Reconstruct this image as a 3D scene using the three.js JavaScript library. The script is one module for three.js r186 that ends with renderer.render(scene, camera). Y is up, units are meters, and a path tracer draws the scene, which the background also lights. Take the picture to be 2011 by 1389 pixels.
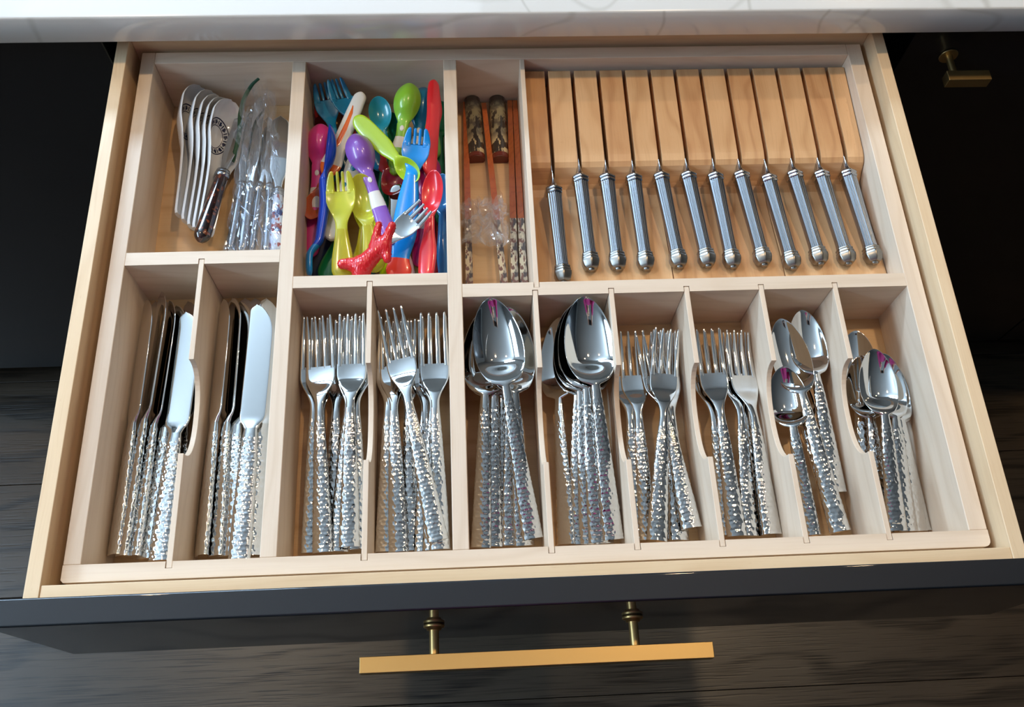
import * as THREE from 'three';
import { mergeGeometries, mergeVertices, toCreasedNormals } from 'three/addons/utils/BufferGeometryUtils.js';
import { RoundedBoxGeometry } from 'three/addons/geometries/RoundedBoxGeometry.js';
import { RectAreaLightUniformsLib } from 'three/addons/lights/RectAreaLightUniformsLib.js';

// ------------------------------------------------------------------ camera, sky, lights, exposure
// Units are metres. TY is the height of the tray rim above the floor; x runs along the counter,
// z = 0 is the back edge of the tray and +z points out of the cabinet towards the person.
const TY = 0.845;
const scene = new THREE.Scene();
const camera = new THREE.PerspectiveCamera(42.017, 2011 / 1389, 0.05, 30);
camera.position.set(-0.0488, TY + 0.7003, 0.6488);
camera.rotation.set(-1.14416, -0.04882, -0.02836);
const renderer = new THREE.WebGLRenderer({ antialias: true });
renderer.toneMapping = THREE.LinearToneMapping;
renderer.toneMappingExposure = 0.4;
renderer.shadowMap.enabled = true;
RectAreaLightUniformsLib.init();

const SKY = new THREE.Color().setRGB(6, 8.2, 10.5);
scene.background = SKY;                                     // overcast daylight seen through the window
const WINDOW = { x0: -2.0, x1: -0.6, y0: 2.12, y1: 2.66, z: -1.75 };
const daylight = new THREE.RectAreaLight(new THREE.Color().setRGB(0.52, 0.74, 1.0), 125, WINDOW.x1 - WINDOW.x0 - 0.1, WINDOW.y1 - WINDOW.y0 - 0.1);
daylight.position.set((WINDOW.x0 + WINDOW.x1) / 2, (WINDOW.y0 + WINDOW.y1) / 2, WINDOW.z + 0.03);
daylight.lookAt(daylight.position.x, daylight.position.y, 5);
daylight.castShadow = true;
scene.add(daylight);
// a second high window in the left wall lets in more of the same daylight
const SIDE = { x: -2.6, z0: -0.7, z1: 1.5, y0: 2.08, y1: 2.7 };
const sidelight = new THREE.RectAreaLight(new THREE.Color().setRGB(0.54, 0.76, 1.0), 46, SIDE.z1 - SIDE.z0 - 0.1, SIDE.y1 - SIDE.y0 - 0.1);
sidelight.position.set(SIDE.x + 0.03, (SIDE.y0 + SIDE.y1) / 2, (SIDE.z0 + SIDE.z1) / 2);
sidelight.lookAt(5, sidelight.position.y, sidelight.position.z);
sidelight.castShadow = true;
scene.add(sidelight);
// recessed ceiling lamps (their light is made with the lamp, further down): x, z
const CEILING_Y = 2.85;
const LAMP_SPOTS = [[-0.95, -0.06], [0.55, -0.06], [1.2, -0.75]];
const LAMP_POWER = 7.5;
const LAMP_COLOR = new THREE.Color().setRGB(1.0, 0.72, 0.43);

// ------------------------------------------------------------------ small tools
let seedState = 12345;
function rnd() { seedState = (Math.imul(seedState, 1664525) + 1013904223) >>> 0; return seedState / 4294967296; }
function rr(a, b) { return a + (b - a) * rnd(); }
const clamp = (x, a, b) => Math.min(b, Math.max(a, x));
const lerp = (a, b, t) => a + (b - a) * t;
const smooth = (a, b, x) => { const t = clamp((x - a) / (b - a), 0, 1); return t * t * (3 - 2 * t); };
function hash(ix, iy, s) {
  let h = Math.imul(ix, 374761393) ^ Math.imul(iy, 668265263) ^ Math.imul(s, 2246822519);
  h = Math.imul(h ^ (h >>> 13), 1274126177); h ^= h >>> 16;
  return (h >>> 0) / 4294967296;
}
function vnoise(x, y, px, py, s) {                            // value noise that repeats after px, py cells
  const x0 = Math.floor(x), y0 = Math.floor(y), fx = x - x0, fy = y - y0;
  const m = (a, p) => ((a % p) + p) % p;
  const ux = fx * fx * (3 - 2 * fx), uy = fy * fy * (3 - 2 * fy);
  const a = hash(m(x0, px), m(y0, py), s), b = hash(m(x0 + 1, px), m(y0, py), s);
  const c = hash(m(x0, px), m(y0 + 1, py), s), d = hash(m(x0 + 1, px), m(y0 + 1, py), s);
  return lerp(lerp(a, b, ux), lerp(c, d, ux), uy);
}
function fbm(u, v, px, py, s, oct) {
  let a = 0, w = 0.5, t = 0;
  for (let i = 0; i < oct; i++) { a += w * vnoise(u * px, v * py, px, py, s + i * 17); t += w; w *= 0.5; px *= 2; py *= 2; }
  return a / t;
}
function texture(w, h, fn, srgb = true) {                     // fn(u, v) -> [r, g, b] in 0..255
  const d = new Uint8Array(w * h * 4);
  for (let j = 0; j < h; j++) for (let i = 0; i < w; i++) {
    const c = fn(i / w, j / h), k = 4 * (j * w + i);
    d[k] = clamp(c[0], 0, 255); d[k + 1] = clamp(c[1], 0, 255); d[k + 2] = clamp(c[2], 0, 255); d[k + 3] = 255;
  }
  const t = new THREE.DataTexture(d, w, h, THREE.RGBAFormat);
  t.wrapS = t.wrapT = THREE.RepeatWrapping; t.magFilter = THREE.LinearFilter; t.minFilter = THREE.LinearMipmapLinearFilter;
  t.generateMipmaps = true;
  if (srgb) t.colorSpace = THREE.SRGBColorSpace;
  t.needsUpdate = true;
  return t;
}
const mix3 = (a, b, t) => [lerp(a[0], b[0], t), lerp(a[1], b[1], t), lerp(a[2], b[2], t)];

// ------------------------------------------------------------------ naming
const taken = new Map();
function numbered(name) {
  const n = taken.get(name) || 0; taken.set(name, n + 1);
  return n ? name + '_' + String(n).padStart(3, '0') : name;
}
function tag(o, label, category, group, kind) {
  if (label) o.userData.label = label;
  if (category) o.userData.category = category;
  if (group) o.userData.group = group;
  if (kind) o.userData.kind = kind;
  return o;
}
function thing(name, label, category, group) {
  const g = new THREE.Group(); g.name = numbered(name); scene.add(g);
  return tag(g, label, category, group);
}
function part(parent, name, geo, mat, label) {
  const m = new THREE.Mesh(geo, mat); m.name = name; m.castShadow = m.receiveShadow = true;
  if (parent === scene) m.name = numbered(name);
  if (label) m.userData.label = label;
  parent.add(m);
  return m;
}
function structure(name, geo, mat) { const m = part(scene, name, geo, mat); m.userData.kind = 'structure'; return m; }

// ------------------------------------------------------------------ geometry tools
// uv in metres: u along the grain axis, v across it, with its own offset for every piece
function grainUV(geo, axis, size = [1, 1]) {
  const g = geo.index ? geo.toNonIndexed() : geo;
  const p = g.attributes.position, uv = new Float32Array(p.count * 2);
  const ou = rnd(), ov = rnd(), A = new THREE.Vector3(), B = new THREE.Vector3(), Cc = new THREE.Vector3(), N = new THREE.Vector3();
  const gi = 'xyz'.indexOf(axis);
  for (let i = 0; i < p.count; i += 3) {
    A.fromBufferAttribute(p, i); B.fromBufferAttribute(p, i + 1); Cc.fromBufferAttribute(p, i + 2);
    N.copy(B).sub(A).cross(Cc.clone().sub(A));
    const n = [Math.abs(N.x), Math.abs(N.y), Math.abs(N.z)];
    const big = n[0] > n[1] ? (n[0] > n[2] ? 0 : 2) : (n[1] > n[2] ? 1 : 2);
    for (let k = 0; k < 3; k++) {
      const q = [p.getX(i + k), p.getY(i + k), p.getZ(i + k)];
      let a, b;
      if (big === gi) { const o = [0, 1, 2].filter(t => t !== gi); a = q[o[0]] * 0.12; b = q[o[1]] * 1.5; }
      else { const o = 3 - gi - big; a = q[gi]; b = q[o]; }
      uv[2 * (i + k)] = a / size[0] + ou; uv[2 * (i + k) + 1] = b / size[1] + ov;
    }
  }
  g.setAttribute('uv', new THREE.BufferAttribute(uv, 2));
  return g;
}
function box(x0, x1, y0, y1, z0, z1, r = 0) {
  const w = x1 - x0, h = y1 - y0, d = z1 - z0;
  const g = r ? new RoundedBoxGeometry(w, h, d, 2, r) : new THREE.BoxGeometry(w, h, d);
  g.translate((x0 + x1) / 2, (y0 + y1) / 2, (z0 + z1) / 2);
  return g;
}
function extrudeX(pts, x0, x1, bevel = 0) {                    // pts: [z, y]
  const s = new THREE.Shape(pts.map(p => new THREE.Vector2(p[0], p[1])));
  const g = new THREE.ExtrudeGeometry(s, { depth: x1 - x0 - 2 * bevel, bevelEnabled: bevel > 0, bevelSize: bevel, bevelThickness: bevel, bevelOffset: -bevel, bevelSegments: 2, curveSegments: 8 });
  g.rotateY(-Math.PI / 2); g.translate(x1 - bevel, 0, 0);
  return g;
}
function extrudeY(pts, y0, y1, bevel = 0) {                    // pts: [x, z]
  const s = new THREE.Shape(pts.map(p => new THREE.Vector2(p[0], -p[1])));
  const g = new THREE.ExtrudeGeometry(s, { depth: y1 - y0 - 2 * bevel, bevelEnabled: bevel > 0, bevelSize: bevel, bevelThickness: bevel, bevelOffset: -bevel, bevelSegments: 2 });
  g.rotateX(-Math.PI / 2); g.translate(0, y0 + bevel, 0);
  return g;
}
// smooth curve through rows [s, a, b, c ...]: monotone cubic for every column
function curve(rows) {
  const n = rows.length, m = rows[0].length - 1, S = rows.map(r => r[0]);
  const slopes = [];
  for (let c = 1; c <= m; c++) {
    const d = []; for (let i = 0; i < n - 1; i++) d.push((rows[i + 1][c] - rows[i][c]) / (S[i + 1] - S[i]));
    const k = [d[0]]; for (let i = 1; i < n - 1; i++) k.push(d[i - 1] * d[i] <= 0 ? 0 : 2 * d[i - 1] * d[i] / (d[i - 1] + d[i])); k.push(d[n - 2]);
    slopes.push(k);
  }
  return s => {
    s = clamp(s, S[0], S[n - 1]); let i = 0; while (i < n - 2 && s > S[i + 1]) i++;
    const h = S[i + 1] - S[i], t = (s - S[i]) / h, out = [];
    for (let c = 1; c <= m; c++) {
      const k = slopes[c - 1], a = rows[i][c], b = rows[i + 1][c];
      out.push((2 * t ** 3 - 3 * t * t + 1) * a + (t ** 3 - 2 * t * t + t) * h * k[i] + (-2 * t ** 3 + 3 * t * t) * b + (t ** 3 - t * t) * h * k[i + 1]);
    }
    return out;
  };
}
// skin rings along local z. section: {s, x, w, h, c, t, e}: half width w, centre height h, edges raised by c, thickness t
function loft(secs, K, capA = true, capB = true, disp = null) {
  const P = [], UV = [], I = [], n = secs.length;
  secs.forEach((q, j) => {
    const e = q.e === undefined ? 1 : q.e;
    for (let k = 0; k < K; k++) {
      const th = 2 * Math.PI * k / K, ct = Math.cos(th), st = Math.sin(th);
      const cx = Math.sign(ct) * Math.abs(ct) ** (q.ex || 1);
      let x = q.w * cx, y = q.t / 2 * Math.sign(st) * Math.abs(st) ** e;
      if (disp) {
        let nx = cx / Math.max(q.w, 1e-5), ny = Math.sign(st) * Math.abs(st) / Math.max(q.t / 2, 1e-5); const l = Math.hypot(nx, ny) || 1;
        const d = disp(th, q.s, q); x -= d * nx / l; y -= d * ny / l;
      }
      P.push((q.x || 0) + x, q.h + (q.c || 0) * ct * ct + y, q.s + (q.sk || 0) * cx); UV.push(k / K, q.s * 10);
    }
  });
  for (let j = 0; j < n - 1; j++) for (let k = 0; k < K; k++) {
    const a = j * K + k, b = j * K + (k + 1) % K, c = a + K, d = b + K;
    I.push(a, b, c, b, d, c);
  }
  const cap = (j, flip) => {
    const base = P.length / 3, q = secs[j];
    let cx = 0, cy = 0, cz = 0;
    for (let k = 0; k < K; k++) { const o = 3 * (j * K + k); P.push(P[o], P[o + 1], P[o + 2]); UV.push(k / K, q.s * 10); cx += P[o]; cy += P[o + 1]; cz += P[o + 2]; }
    P.push(cx / K, cy / K, cz / K); UV.push(0.5, q.s * 10);
    for (let k = 0; k < K; k++) { const a = base + k, b = base + (k + 1) % K; flip ? I.push(base + K, b, a) : I.push(base + K, a, b); }
  };
  if (capA) cap(0, true);
  if (capB) cap(n - 1, false);
  const g = new THREE.BufferGeometry();
  g.setAttribute('position', new THREE.Float32BufferAttribute(P, 3));
  g.setAttribute('uv', new THREE.Float32BufferAttribute(UV, 2));
  g.setIndex(I); g.computeVertexNormals();
  return g;
}
function tube(pts, r, K = 10, closed = false) {               // pts: [x, y, z]
  const c = new THREE.CatmullRomCurve3(pts.map(p => new THREE.Vector3(...p)), closed);
  return new THREE.TubeGeometry(c, Math.max(8, pts.length * 6), r, K, closed);
}
function lathe(pts, seg = 32) { return new THREE.LatheGeometry(pts.map(p => new THREE.Vector2(p[0], p[1])), seg); }
function plain(g) { const o = new THREE.BufferGeometry(); for (const a of ['position', 'normal', 'uv']) o.setAttribute(a, g.attributes[a]); if (g.index) o.setIndex(g.index); return o; }
function merge(list) { return mergeGeometries(list.map(g => plain(g.index ? g.toNonIndexed() : g))); }
// lay an object along a line: local z from the handle end H to the tip T (mm, tray axes), rolled about that line
function place(o, H, T, roll = 0, L = null) {
  const a = new THREE.Vector3(H[0], H[1], H[2]).multiplyScalar(0.001), b = new THREE.Vector3(T[0], T[1], T[2]).multiplyScalar(0.001);
  a.y += TY; b.y += TY;
  if (L !== null) { const d = a.clone().sub(b).normalize(); a.copy(b).addScaledVector(d, L); }
  o.position.copy(a); o.up.set(0, 1, 0); o.lookAt(b); o.rotateZ(THREE.MathUtils.degToRad(roll));
  return o;
}

// ------------------------------------------------------------------ materials
function woodTexture(seed, light, mid, dark, o = {}) {
  const { w = 1024, h = 512, bands = 5, fibre = 0.5, fleck = 0.25, arcs = 0.35, warp = 1.0 } = o;
  return texture(w, h, (u, v) => {
    const bend = (fbm(u, v, 3, 3, seed, 3) - 0.5) * 0.22 * warp;
    const broad = fbm(u * 1, v + bend, 2, bands, seed + 3, 3);
    const ring = 0.5 + 0.5 * Math.sin(2 * Math.PI * (bands * 2 * (v + bend * 1.6) + 1.2 * fbm(u, v, 2, 4, seed + 9, 2)));
    const fine = fbm(u, v + bend * 0.3, 14, 200, seed + 5, 2);
    const mott = fbm(u, v, 10, 12, seed + 7, 3);
    let c = mix3(light, mid, clamp(0.15 + 0.75 * broad + (mott - 0.5) * 0.5, 0, 1));
    c = mix3(c, dark, clamp(arcs * ring ** 5 * (0.4 + broad) + fibre * Math.max(0, fine - 0.5) * 0.9, 0, 1));
    const fl = vnoise(u * 60, v * 220, 60, 220, seed + 11);
    if (fl > 0.93) c = mix3(c, dark, fleck * (fl - 0.93) / 0.07);
    return c;
  });
}
function std(o) { return new THREE.MeshStandardMaterial(o); }
function phys(o) { return new THREE.MeshPhysicalMaterial(o); }
const col = (r, g, b) => new THREE.Color().setRGB(r, g, b);
const GRAIN = [0.55, 0.16];                                     // metres that one repeat of the wood covers
const T_tray = woodTexture(11, [231, 212, 189], [219, 196, 170], [192, 163, 132], { arcs: 0.16, fibre: 0.35, fleck: 0.12 });
const T_box = woodTexture(29, [232, 204, 166], [219, 186, 144], [190, 148, 105], { arcs: 0.2, fibre: 0.4, fleck: 0.2, bands: 3 });
const T_ply = woodTexture(47, [232, 196, 150], [218, 176, 126], [188, 138, 90], { arcs: 0.35, fibre: 0.3, fleck: 0.3, bands: 2, warp: 1.8 });
const T_block = woodTexture(61, [228, 184, 136], [213, 164, 114], [172, 118, 72], { arcs: 0.28, fibre: 0.4, fleck: 0.35, bands: 2, warp: 1.1 });
const M = {};
M.tray = std({ map: T_tray, roughness: 0.5 });
M.box = std({ map: T_box, roughness: 0.45 });
M.ply = std({ map: T_ply, roughness: 0.45 });
M.block = std({ map: T_block, roughness: 0.42 });
M.blockB = std({ map: woodTexture(83, [224, 178, 128], [205, 152, 103], [166, 110, 66], { arcs: 0.3, fibre: 0.4, fleck: 0.35, bands: 3, warp: 1.3 }), roughness: 0.42 });
M.steel = std({ color: col(0.7, 0.69, 0.67), metalness: 1, roughness: 0.05 });
M.steelHammered = std({ color: col(0.7, 0.69, 0.67), metalness: 1, roughness: 0.06 });
M.silver = std({ color: col(0.44, 0.45, 0.47), metalness: 1, roughness: 0.16 });
M.silverDark = std({ color: col(0.3, 0.28, 0.25), metalness: 1, roughness: 0.32 });
M.bladeGrey = std({ color: col(0.45, 0.44, 0.43), metalness: 1, roughness: 0.22 });
M.brass = std({ color: col(0.66, 0.45, 0.18), metalness: 1, roughness: 0.42 });
M.navy = phys({ color: col(0.0055, 0.0075, 0.0105), roughness: 0.5, specularIntensity: 0.5, clearcoat: 1, clearcoatRoughness: 0.04 });
M.navyFace = phys({ color: col(0.005, 0.006, 0.008), roughness: 0.4, clearcoat: 0.6, clearcoatRoughness: 0.12 });
M.toe = std({ color: col(0.008, 0.008, 0.009), roughness: 0.6 });
M.paint = std({ color: col(0.26, 0.245, 0.225), roughness: 0.9 });
M.ceil = std({ color: col(0.5, 0.49, 0.47), roughness: 0.95 });
M.trim = std({ color: col(0.75, 0.75, 0.74), roughness: 0.5 });
M.pane = phys({ color: 0xffffff, transmission: 1, thickness: 0, roughness: 0.0, ior: 1.45 });
M.plasticFilm = phys({ color: col(0.97, 0.98, 1), transmission: 0.985, thickness: 0, roughness: 0.05, ior: 1.62 });
M.plasticFilmThick = phys({ color: col(0.97, 0.98, 1), transmission: 0.94, thickness: 0, roughness: 0.08, ior: 1.75 });
M.porcelain = phys({ color: col(0.74, 0.75, 0.76), roughness: 0.12, clearcoat: 1, clearcoatRoughness: 0.03 });
const plasticCache = new Map();
function plastic(r, g, b, clear = 0) {                          // moulded plastic, see-through when clear > 0 (linear colour)
  const key = [r, g, b, clear].join();
  if (!plasticCache.has(key)) plasticCache.set(key, phys({ color: col(r, g, b), roughness: clear ? 0.18 : 0.28, transmission: clear, thickness: 0, ior: 1.48, clearcoat: 0.5, clearcoatRoughness: 0.1 }));
  return plasticCache.get(key);
}
// quartz with soft grey veins
const T_marble = texture(1024, 1024, (u, v) => {
  const wx = fbm(u, v, 3, 3, 201, 4) - 0.5, wy = fbm(u, v, 3, 3, 231, 4) - 0.5;
  const a = Math.abs(fbm(u + wx * 0.5, v + wy * 0.5, 4, 4, 251, 3) - 0.5);
  const b = Math.abs(fbm(u + wy * 0.3, v + wx * 0.3, 7, 7, 281, 3) - 0.52);
  const patch = smooth(0.52, 0.56, fbm(u + wx * 0.3, v + wy * 0.3, 4, 5, 301, 4));
  let c = [232, 229, 222];
  c = mix3(c, [212, 208, 199], patch * 0.45);
  c = mix3(c, [180, 174, 162], 0.5 * (1 - smooth(0.0, 0.012, a)));
  c = mix3(c, [196, 191, 180], 0.5 * (1 - smooth(0.0, 0.02, b)));
  return c;
});
M.quartz = phys({ map: T_marble, roughness: 0.14, clearcoat: 0.6, clearcoatRoughness: 0.06 });
// dark stained oak boards: three variants of grain
M.oak = [0, 1, 2].map(i => {
  const s = 401 + 53 * i;
  const fn = (u, v) => {
    const bend = (fbm(u, v, 4, 2, s, 3) - 0.5) * 0.5;
    const ring = Math.abs(((v * 5 + bend * 4.5 + 1.6 * fbm(u, v, 5, 3, s + 5, 3)) % 1 + 1) % 1 - 0.5) * 2;
    const pore = fbm(u, v + bend * 0.1, 24, 240, s + 7, 2), mott = fbm(u, v, 6, 5, s + 9, 3);
    return [ring, pore, mott];
  };
  const map = texture(1024, 512, (u, v) => {
    const [ring, pore, mott] = fn(u, v);
    let c = mix3([72, 61, 49], [94, 81, 66], mott);
    c = mix3(c, [44, 36, 28], 0.75 * smooth(0.6, 0.98, ring) * smooth(0.3, 0.7, pore + 0.25 * mott) + 0.45 * smooth(0.55, 0.8, pore));
    return c;
  });
  const bump = texture(512, 256, (u, v) => { const [ring, pore] = fn(u, v); const b = 200 - 120 * smooth(0.6, 0.85, pore) - 40 * smooth(0.75, 1, ring); return [b, b, b]; }, false);
  return std({ map, bumpMap: bump, bumpScale: 0.0004, roughness: 0.36 });
});

// ------------------------------------------------------------------ the room
const ROOM = { x0: SIDE.x, x1: 3.0, z0: WINDOW.z, z1: 3.4 };
{
  const t = 0.12, top = CEILING_Y;
  const fl = structure('floor', box(ROOM.x0, ROOM.x1, -0.15, -0.02, ROOM.z0, ROOM.z1), M.toe);
  const bw = 0.19, gap = 0.0009;
  let row = 0;
  for (let z = 0.546 - 9 * bw; z < 1.4; z += bw, row++) {        // boards that the picture reaches, one by one
    const j = 1.15 + 0.37 * ((row * 7) % 4) / 4;
    for (const [k, [x0, x1]] of [[-2.55, -j], [-j, 2.6 - j], [2.6 - j, 2.95]].entries())
      part(fl, 'plank', grainUV(box(x0, x1 - gap, -0.02, 0, z, z + bw - gap, 0.0008), 'x', [1.5, 0.24]), M.oak[(k + row) % 3]);
  }
  structure('ceiling', box(ROOM.x0 - t, ROOM.x1 + t, top, top + t, ROOM.z0 - t, ROOM.z1 + t), M.ceil);
  { const { z0, z1, y0, y1, x } = SIDE, fw = 0.05;
    structure('wall_left', merge([box(x - t, x, -0.15, top, ROOM.z0 - t, z0), box(x - t, x, -0.15, top, z1, ROOM.z1 + t), box(x - t, x, -0.15, y0, z0, z1), box(x - t, x, y1, top, z0, z1)]), M.paint);
    const d = new THREE.Group(); d.name = 'window_2'; d.userData.kind = 'structure'; scene.add(d);
    const zm = (z0 + z1) / 2;
    part(d, 'window_frame', merge([box(x - 0.09, x - 0.03, y0, y0 + fw, z0, z1), box(x - 0.09, x - 0.03, y1 - fw, y1, z0, z1), box(x - 0.09, x - 0.03, y0 + fw, y1 - fw, z0, z0 + fw), box(x - 0.09, x - 0.03, y0 + fw, y1 - fw, z1 - fw, z1), box(x - 0.08, x - 0.04, y0 + fw, y1 - fw, zm - 0.02, zm + 0.02)]), M.trim);
    for (const [a, b] of [[z0 + fw, zm - 0.02], [zm + 0.02, z1 - fw]]) part(d, 'pane', box(x - 0.063, x - 0.059, y0 + fw, y1 - fw, a, b), M.pane);
  }
  structure('wall_right', box(ROOM.x1, ROOM.x1 + t, -0.15, top, ROOM.z0 - t, ROOM.z1 + t), M.paint);
  structure('wall_front', box(ROOM.x0, ROOM.x1, -0.15, top, ROOM.z1, ROOM.z1 + t), M.paint);
  const { x0, x1, y0, y1, z } = WINDOW;                         // the back wall leaves the window open
  structure('wall_back', merge([box(ROOM.x0, x0, -0.15, top, z - t, z), box(x1, ROOM.x1, -0.15, top, z - t, z), box(x0, x1, -0.15, y0, z - t, z), box(x0, x1, y1, top, z - t, z)]), M.paint);
  const w = new THREE.Group(); w.name = 'window_1'; w.userData.kind = 'structure'; scene.add(w);
  const fw = 0.04;
  part(w, 'window_frame', merge([box(x0, x1, y0, y0 + fw, z - 0.09, z - 0.03), box(x0, x1, y1 - fw, y1, z - 0.09, z - 0.03), box(x0, x0 + fw, y0 + fw, y1 - fw, z - 0.09, z - 0.03), box(x1 - fw, x1, y0 + fw, y1 - fw, z - 0.09, z - 0.03), box((x0 + x1) / 2 - 0.015, (x0 + x1) / 2 + 0.015, y0 + fw, y1 - fw, z - 0.08, z - 0.04)]), M.trim);
  for (const [a, b] of [[x0 + fw, (x0 + x1) / 2 - 0.015], [(x0 + x1) / 2 + 0.015, x1 - fw]]) part(w, 'pane', box(a, b, y0 + fw, y1 - fw, z - 0.063, z - 0.059), M.pane);
}
// tall dark cabinets along the walls behind and beside the person; the polished steel mirrors them
{
  const G = 'tall dark cabinets along the walls';
  const tall = (label, place) => {
    const c = thing('tall_cabinet', label, 'cabinet', G), w = 0.98;
    part(c, 'carcass', box(-w / 2, w / 2, 0.1, 2.3, -0.3, 0.28, 0.001), M.navyFace);
    part(c, 'plinth', box(-w / 2, w / 2, 0, 0.1, -0.3, 0.22), M.toe);
    for (const [a, b, k] of [[-w / 2 + 0.003, -0.002, 1], [0.002, w / 2 - 0.003, -1]]) {
      const d = part(c, 'cabinet_door', box(a, b, 0.105, 2.295, 0.28, 0.3, 0.002), M.navyFace);
      const hx = k > 0 ? b - 0.05 : a + 0.05;
      part(d, 'bar_handle', merge([box(hx - 0.006, hx + 0.006, 0.95, 1.25, 0.322, 0.334, 0.001), box(hx - 0.004, hx + 0.004, 1.0, 1.008, 0.3, 0.323), box(hx - 0.004, hx + 0.004, 1.19, 1.198, 0.3, 0.323)]), M.brass);
    }
    place(c);
  };
  for (let i = 0; i < 5; i++) tall('tall black two-door cabinet in the row behind the person', c => { c.position.set(-2.05 + i * 0.985, 0, ROOM.z1 - 0.34); c.rotation.y = Math.PI; });
  for (let i = 0; i < 3; i++) tall('tall black two-door cabinet in the row across from the side window', c => { c.position.set(ROOM.x1 - 0.34, 0, -0.2 + i * 0.985); c.rotation.y = -Math.PI / 2; });
}
// recessed ceiling lamps
const glow = std({ color: 0xffffff, emissive: LAMP_COLOR, emissiveIntensity: 30 });
LAMP_SPOTS.forEach(([x, z]) => {
  const g = thing('ceiling_lamp', 'small round recessed ceiling lamp with warm light above the counter', 'lamp', 'recessed ceiling lamps');
  g.position.set(x, CEILING_Y, z);
  part(g, 'ring', lathe([[0.045, -0.001], [0.06, -0.001], [0.062, -0.004], [0.058, -0.007], [0.046, -0.006], [0.045, -0.001]], 40), M.trim);
  const d = part(g, 'lens', lathe([[0, -0.003], [0.044, -0.003], [0.044, -0.001], [0, -0.001]], 32), glow); d.castShadow = false;
  const l = new THREE.SpotLight(LAMP_COLOR, LAMP_POWER, 0, 1.15, 0.6, 2);
  l.position.set(x, CEILING_Y - 0.012, z); l.target.position.set(x, 0, z); l.castShadow = true; l.shadow.radius = 2; l.shadow.mapSize.set(1024, 1024);
  scene.add(l, l.target);
});

// ------------------------------------------------------------------ counter and cabinets
const y = v => TY + v;                                           // tray height -> room height
{
  const c = part(scene, 'countertop', new THREE.BufferGeometry(), M.quartz);
  const z1 = 0.0238, y0 = y(0.038), y1 = y(0.0702), r = 0.0035, pts = [];
  const arc = (cz, cy, a0, a1) => { for (let i = 0; i <= 5; i++) { const a = lerp(a0, a1, i / 5); pts.push([cz + r * Math.cos(a), cy + r * Math.sin(a)]); } };
  pts.push([-0.95, y0]); arc(z1 - r, y0 + r, -Math.PI / 2, 0); arc(z1 - r, y1 - r, 0, Math.PI / 2); pts.push([-0.95, y1]);
  c.geometry = toCreasedNormals(grainUV(extrudeX(pts, -2.59, 2.32), 'x', [1.15, 1.15]), 0.6);
  tag(c, 'white quartz countertop with soft grey veins above the open drawer', 'countertop');

  const cab = thing('base_cabinet', 'black painted base cabinets under the white countertop', 'cabinet');
  const F = -0.006, B = -0.025, bot = 0.103;                     // front and back of the door leaves, and their lower edge
  part(cab, 'carcass', merge([box(-2.58, -0.4, bot, y(0.038), -0.95, B), box(0.42, 2.3, bot, y(0.038), -0.95, B), box(-0.4, 0.42, bot, y(-0.2), -0.95, B), box(-0.4, 0.42, y(-0.2), y(0.038), -0.95, -0.6)]), M.navyFace);
  part(cab, 'toe_kick', box(-2.58, 2.3, 0, bot, -0.95, -0.075), M.toe);
  for (const [a, b] of [[-0.875, -0.39], [-1.36, -0.878], [0.8925, 1.37]]) part(cab, 'cabinet_door', box(a, b, bot, y(0.031), B, F, 0.0015), M.navyFace);
  part(cab, 'lower_drawer_front', box(-0.387, 0.407, bot, y(-0.12), B, F, 0.0015), M.navyFace);
  const d = part(cab, 'cabinet_door', box(0.41, 0.8895, bot, y(0.031), B, F, 0.0015), M.navyFace);
  // the T-shaped brass knob on the door next to the drawer
  const kx = 0.4575, ky = y(-0.024);
  const k = part(d, 'door_knob', merge([
    lathe([[0, 0], [0.0085, 0], [0.0095, 0.0006], [0.0095, 0.0018], [0.009, 0.0024], [0, 0.0024]], 36).rotateX(Math.PI / 2).translate(kx, ky, F),
    new THREE.CylinderGeometry(0.0036, 0.0036, 0.03, 24).rotateX(Math.PI / 2).translate(kx, ky, F + 0.015),
    box(kx - 0.0105, kx + 0.034, ky - 0.006, ky + 0.006, F + 0.0255, F + 0.0375, 0.0006)]), M.brass, 'brass T-shaped knob');
}

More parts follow.
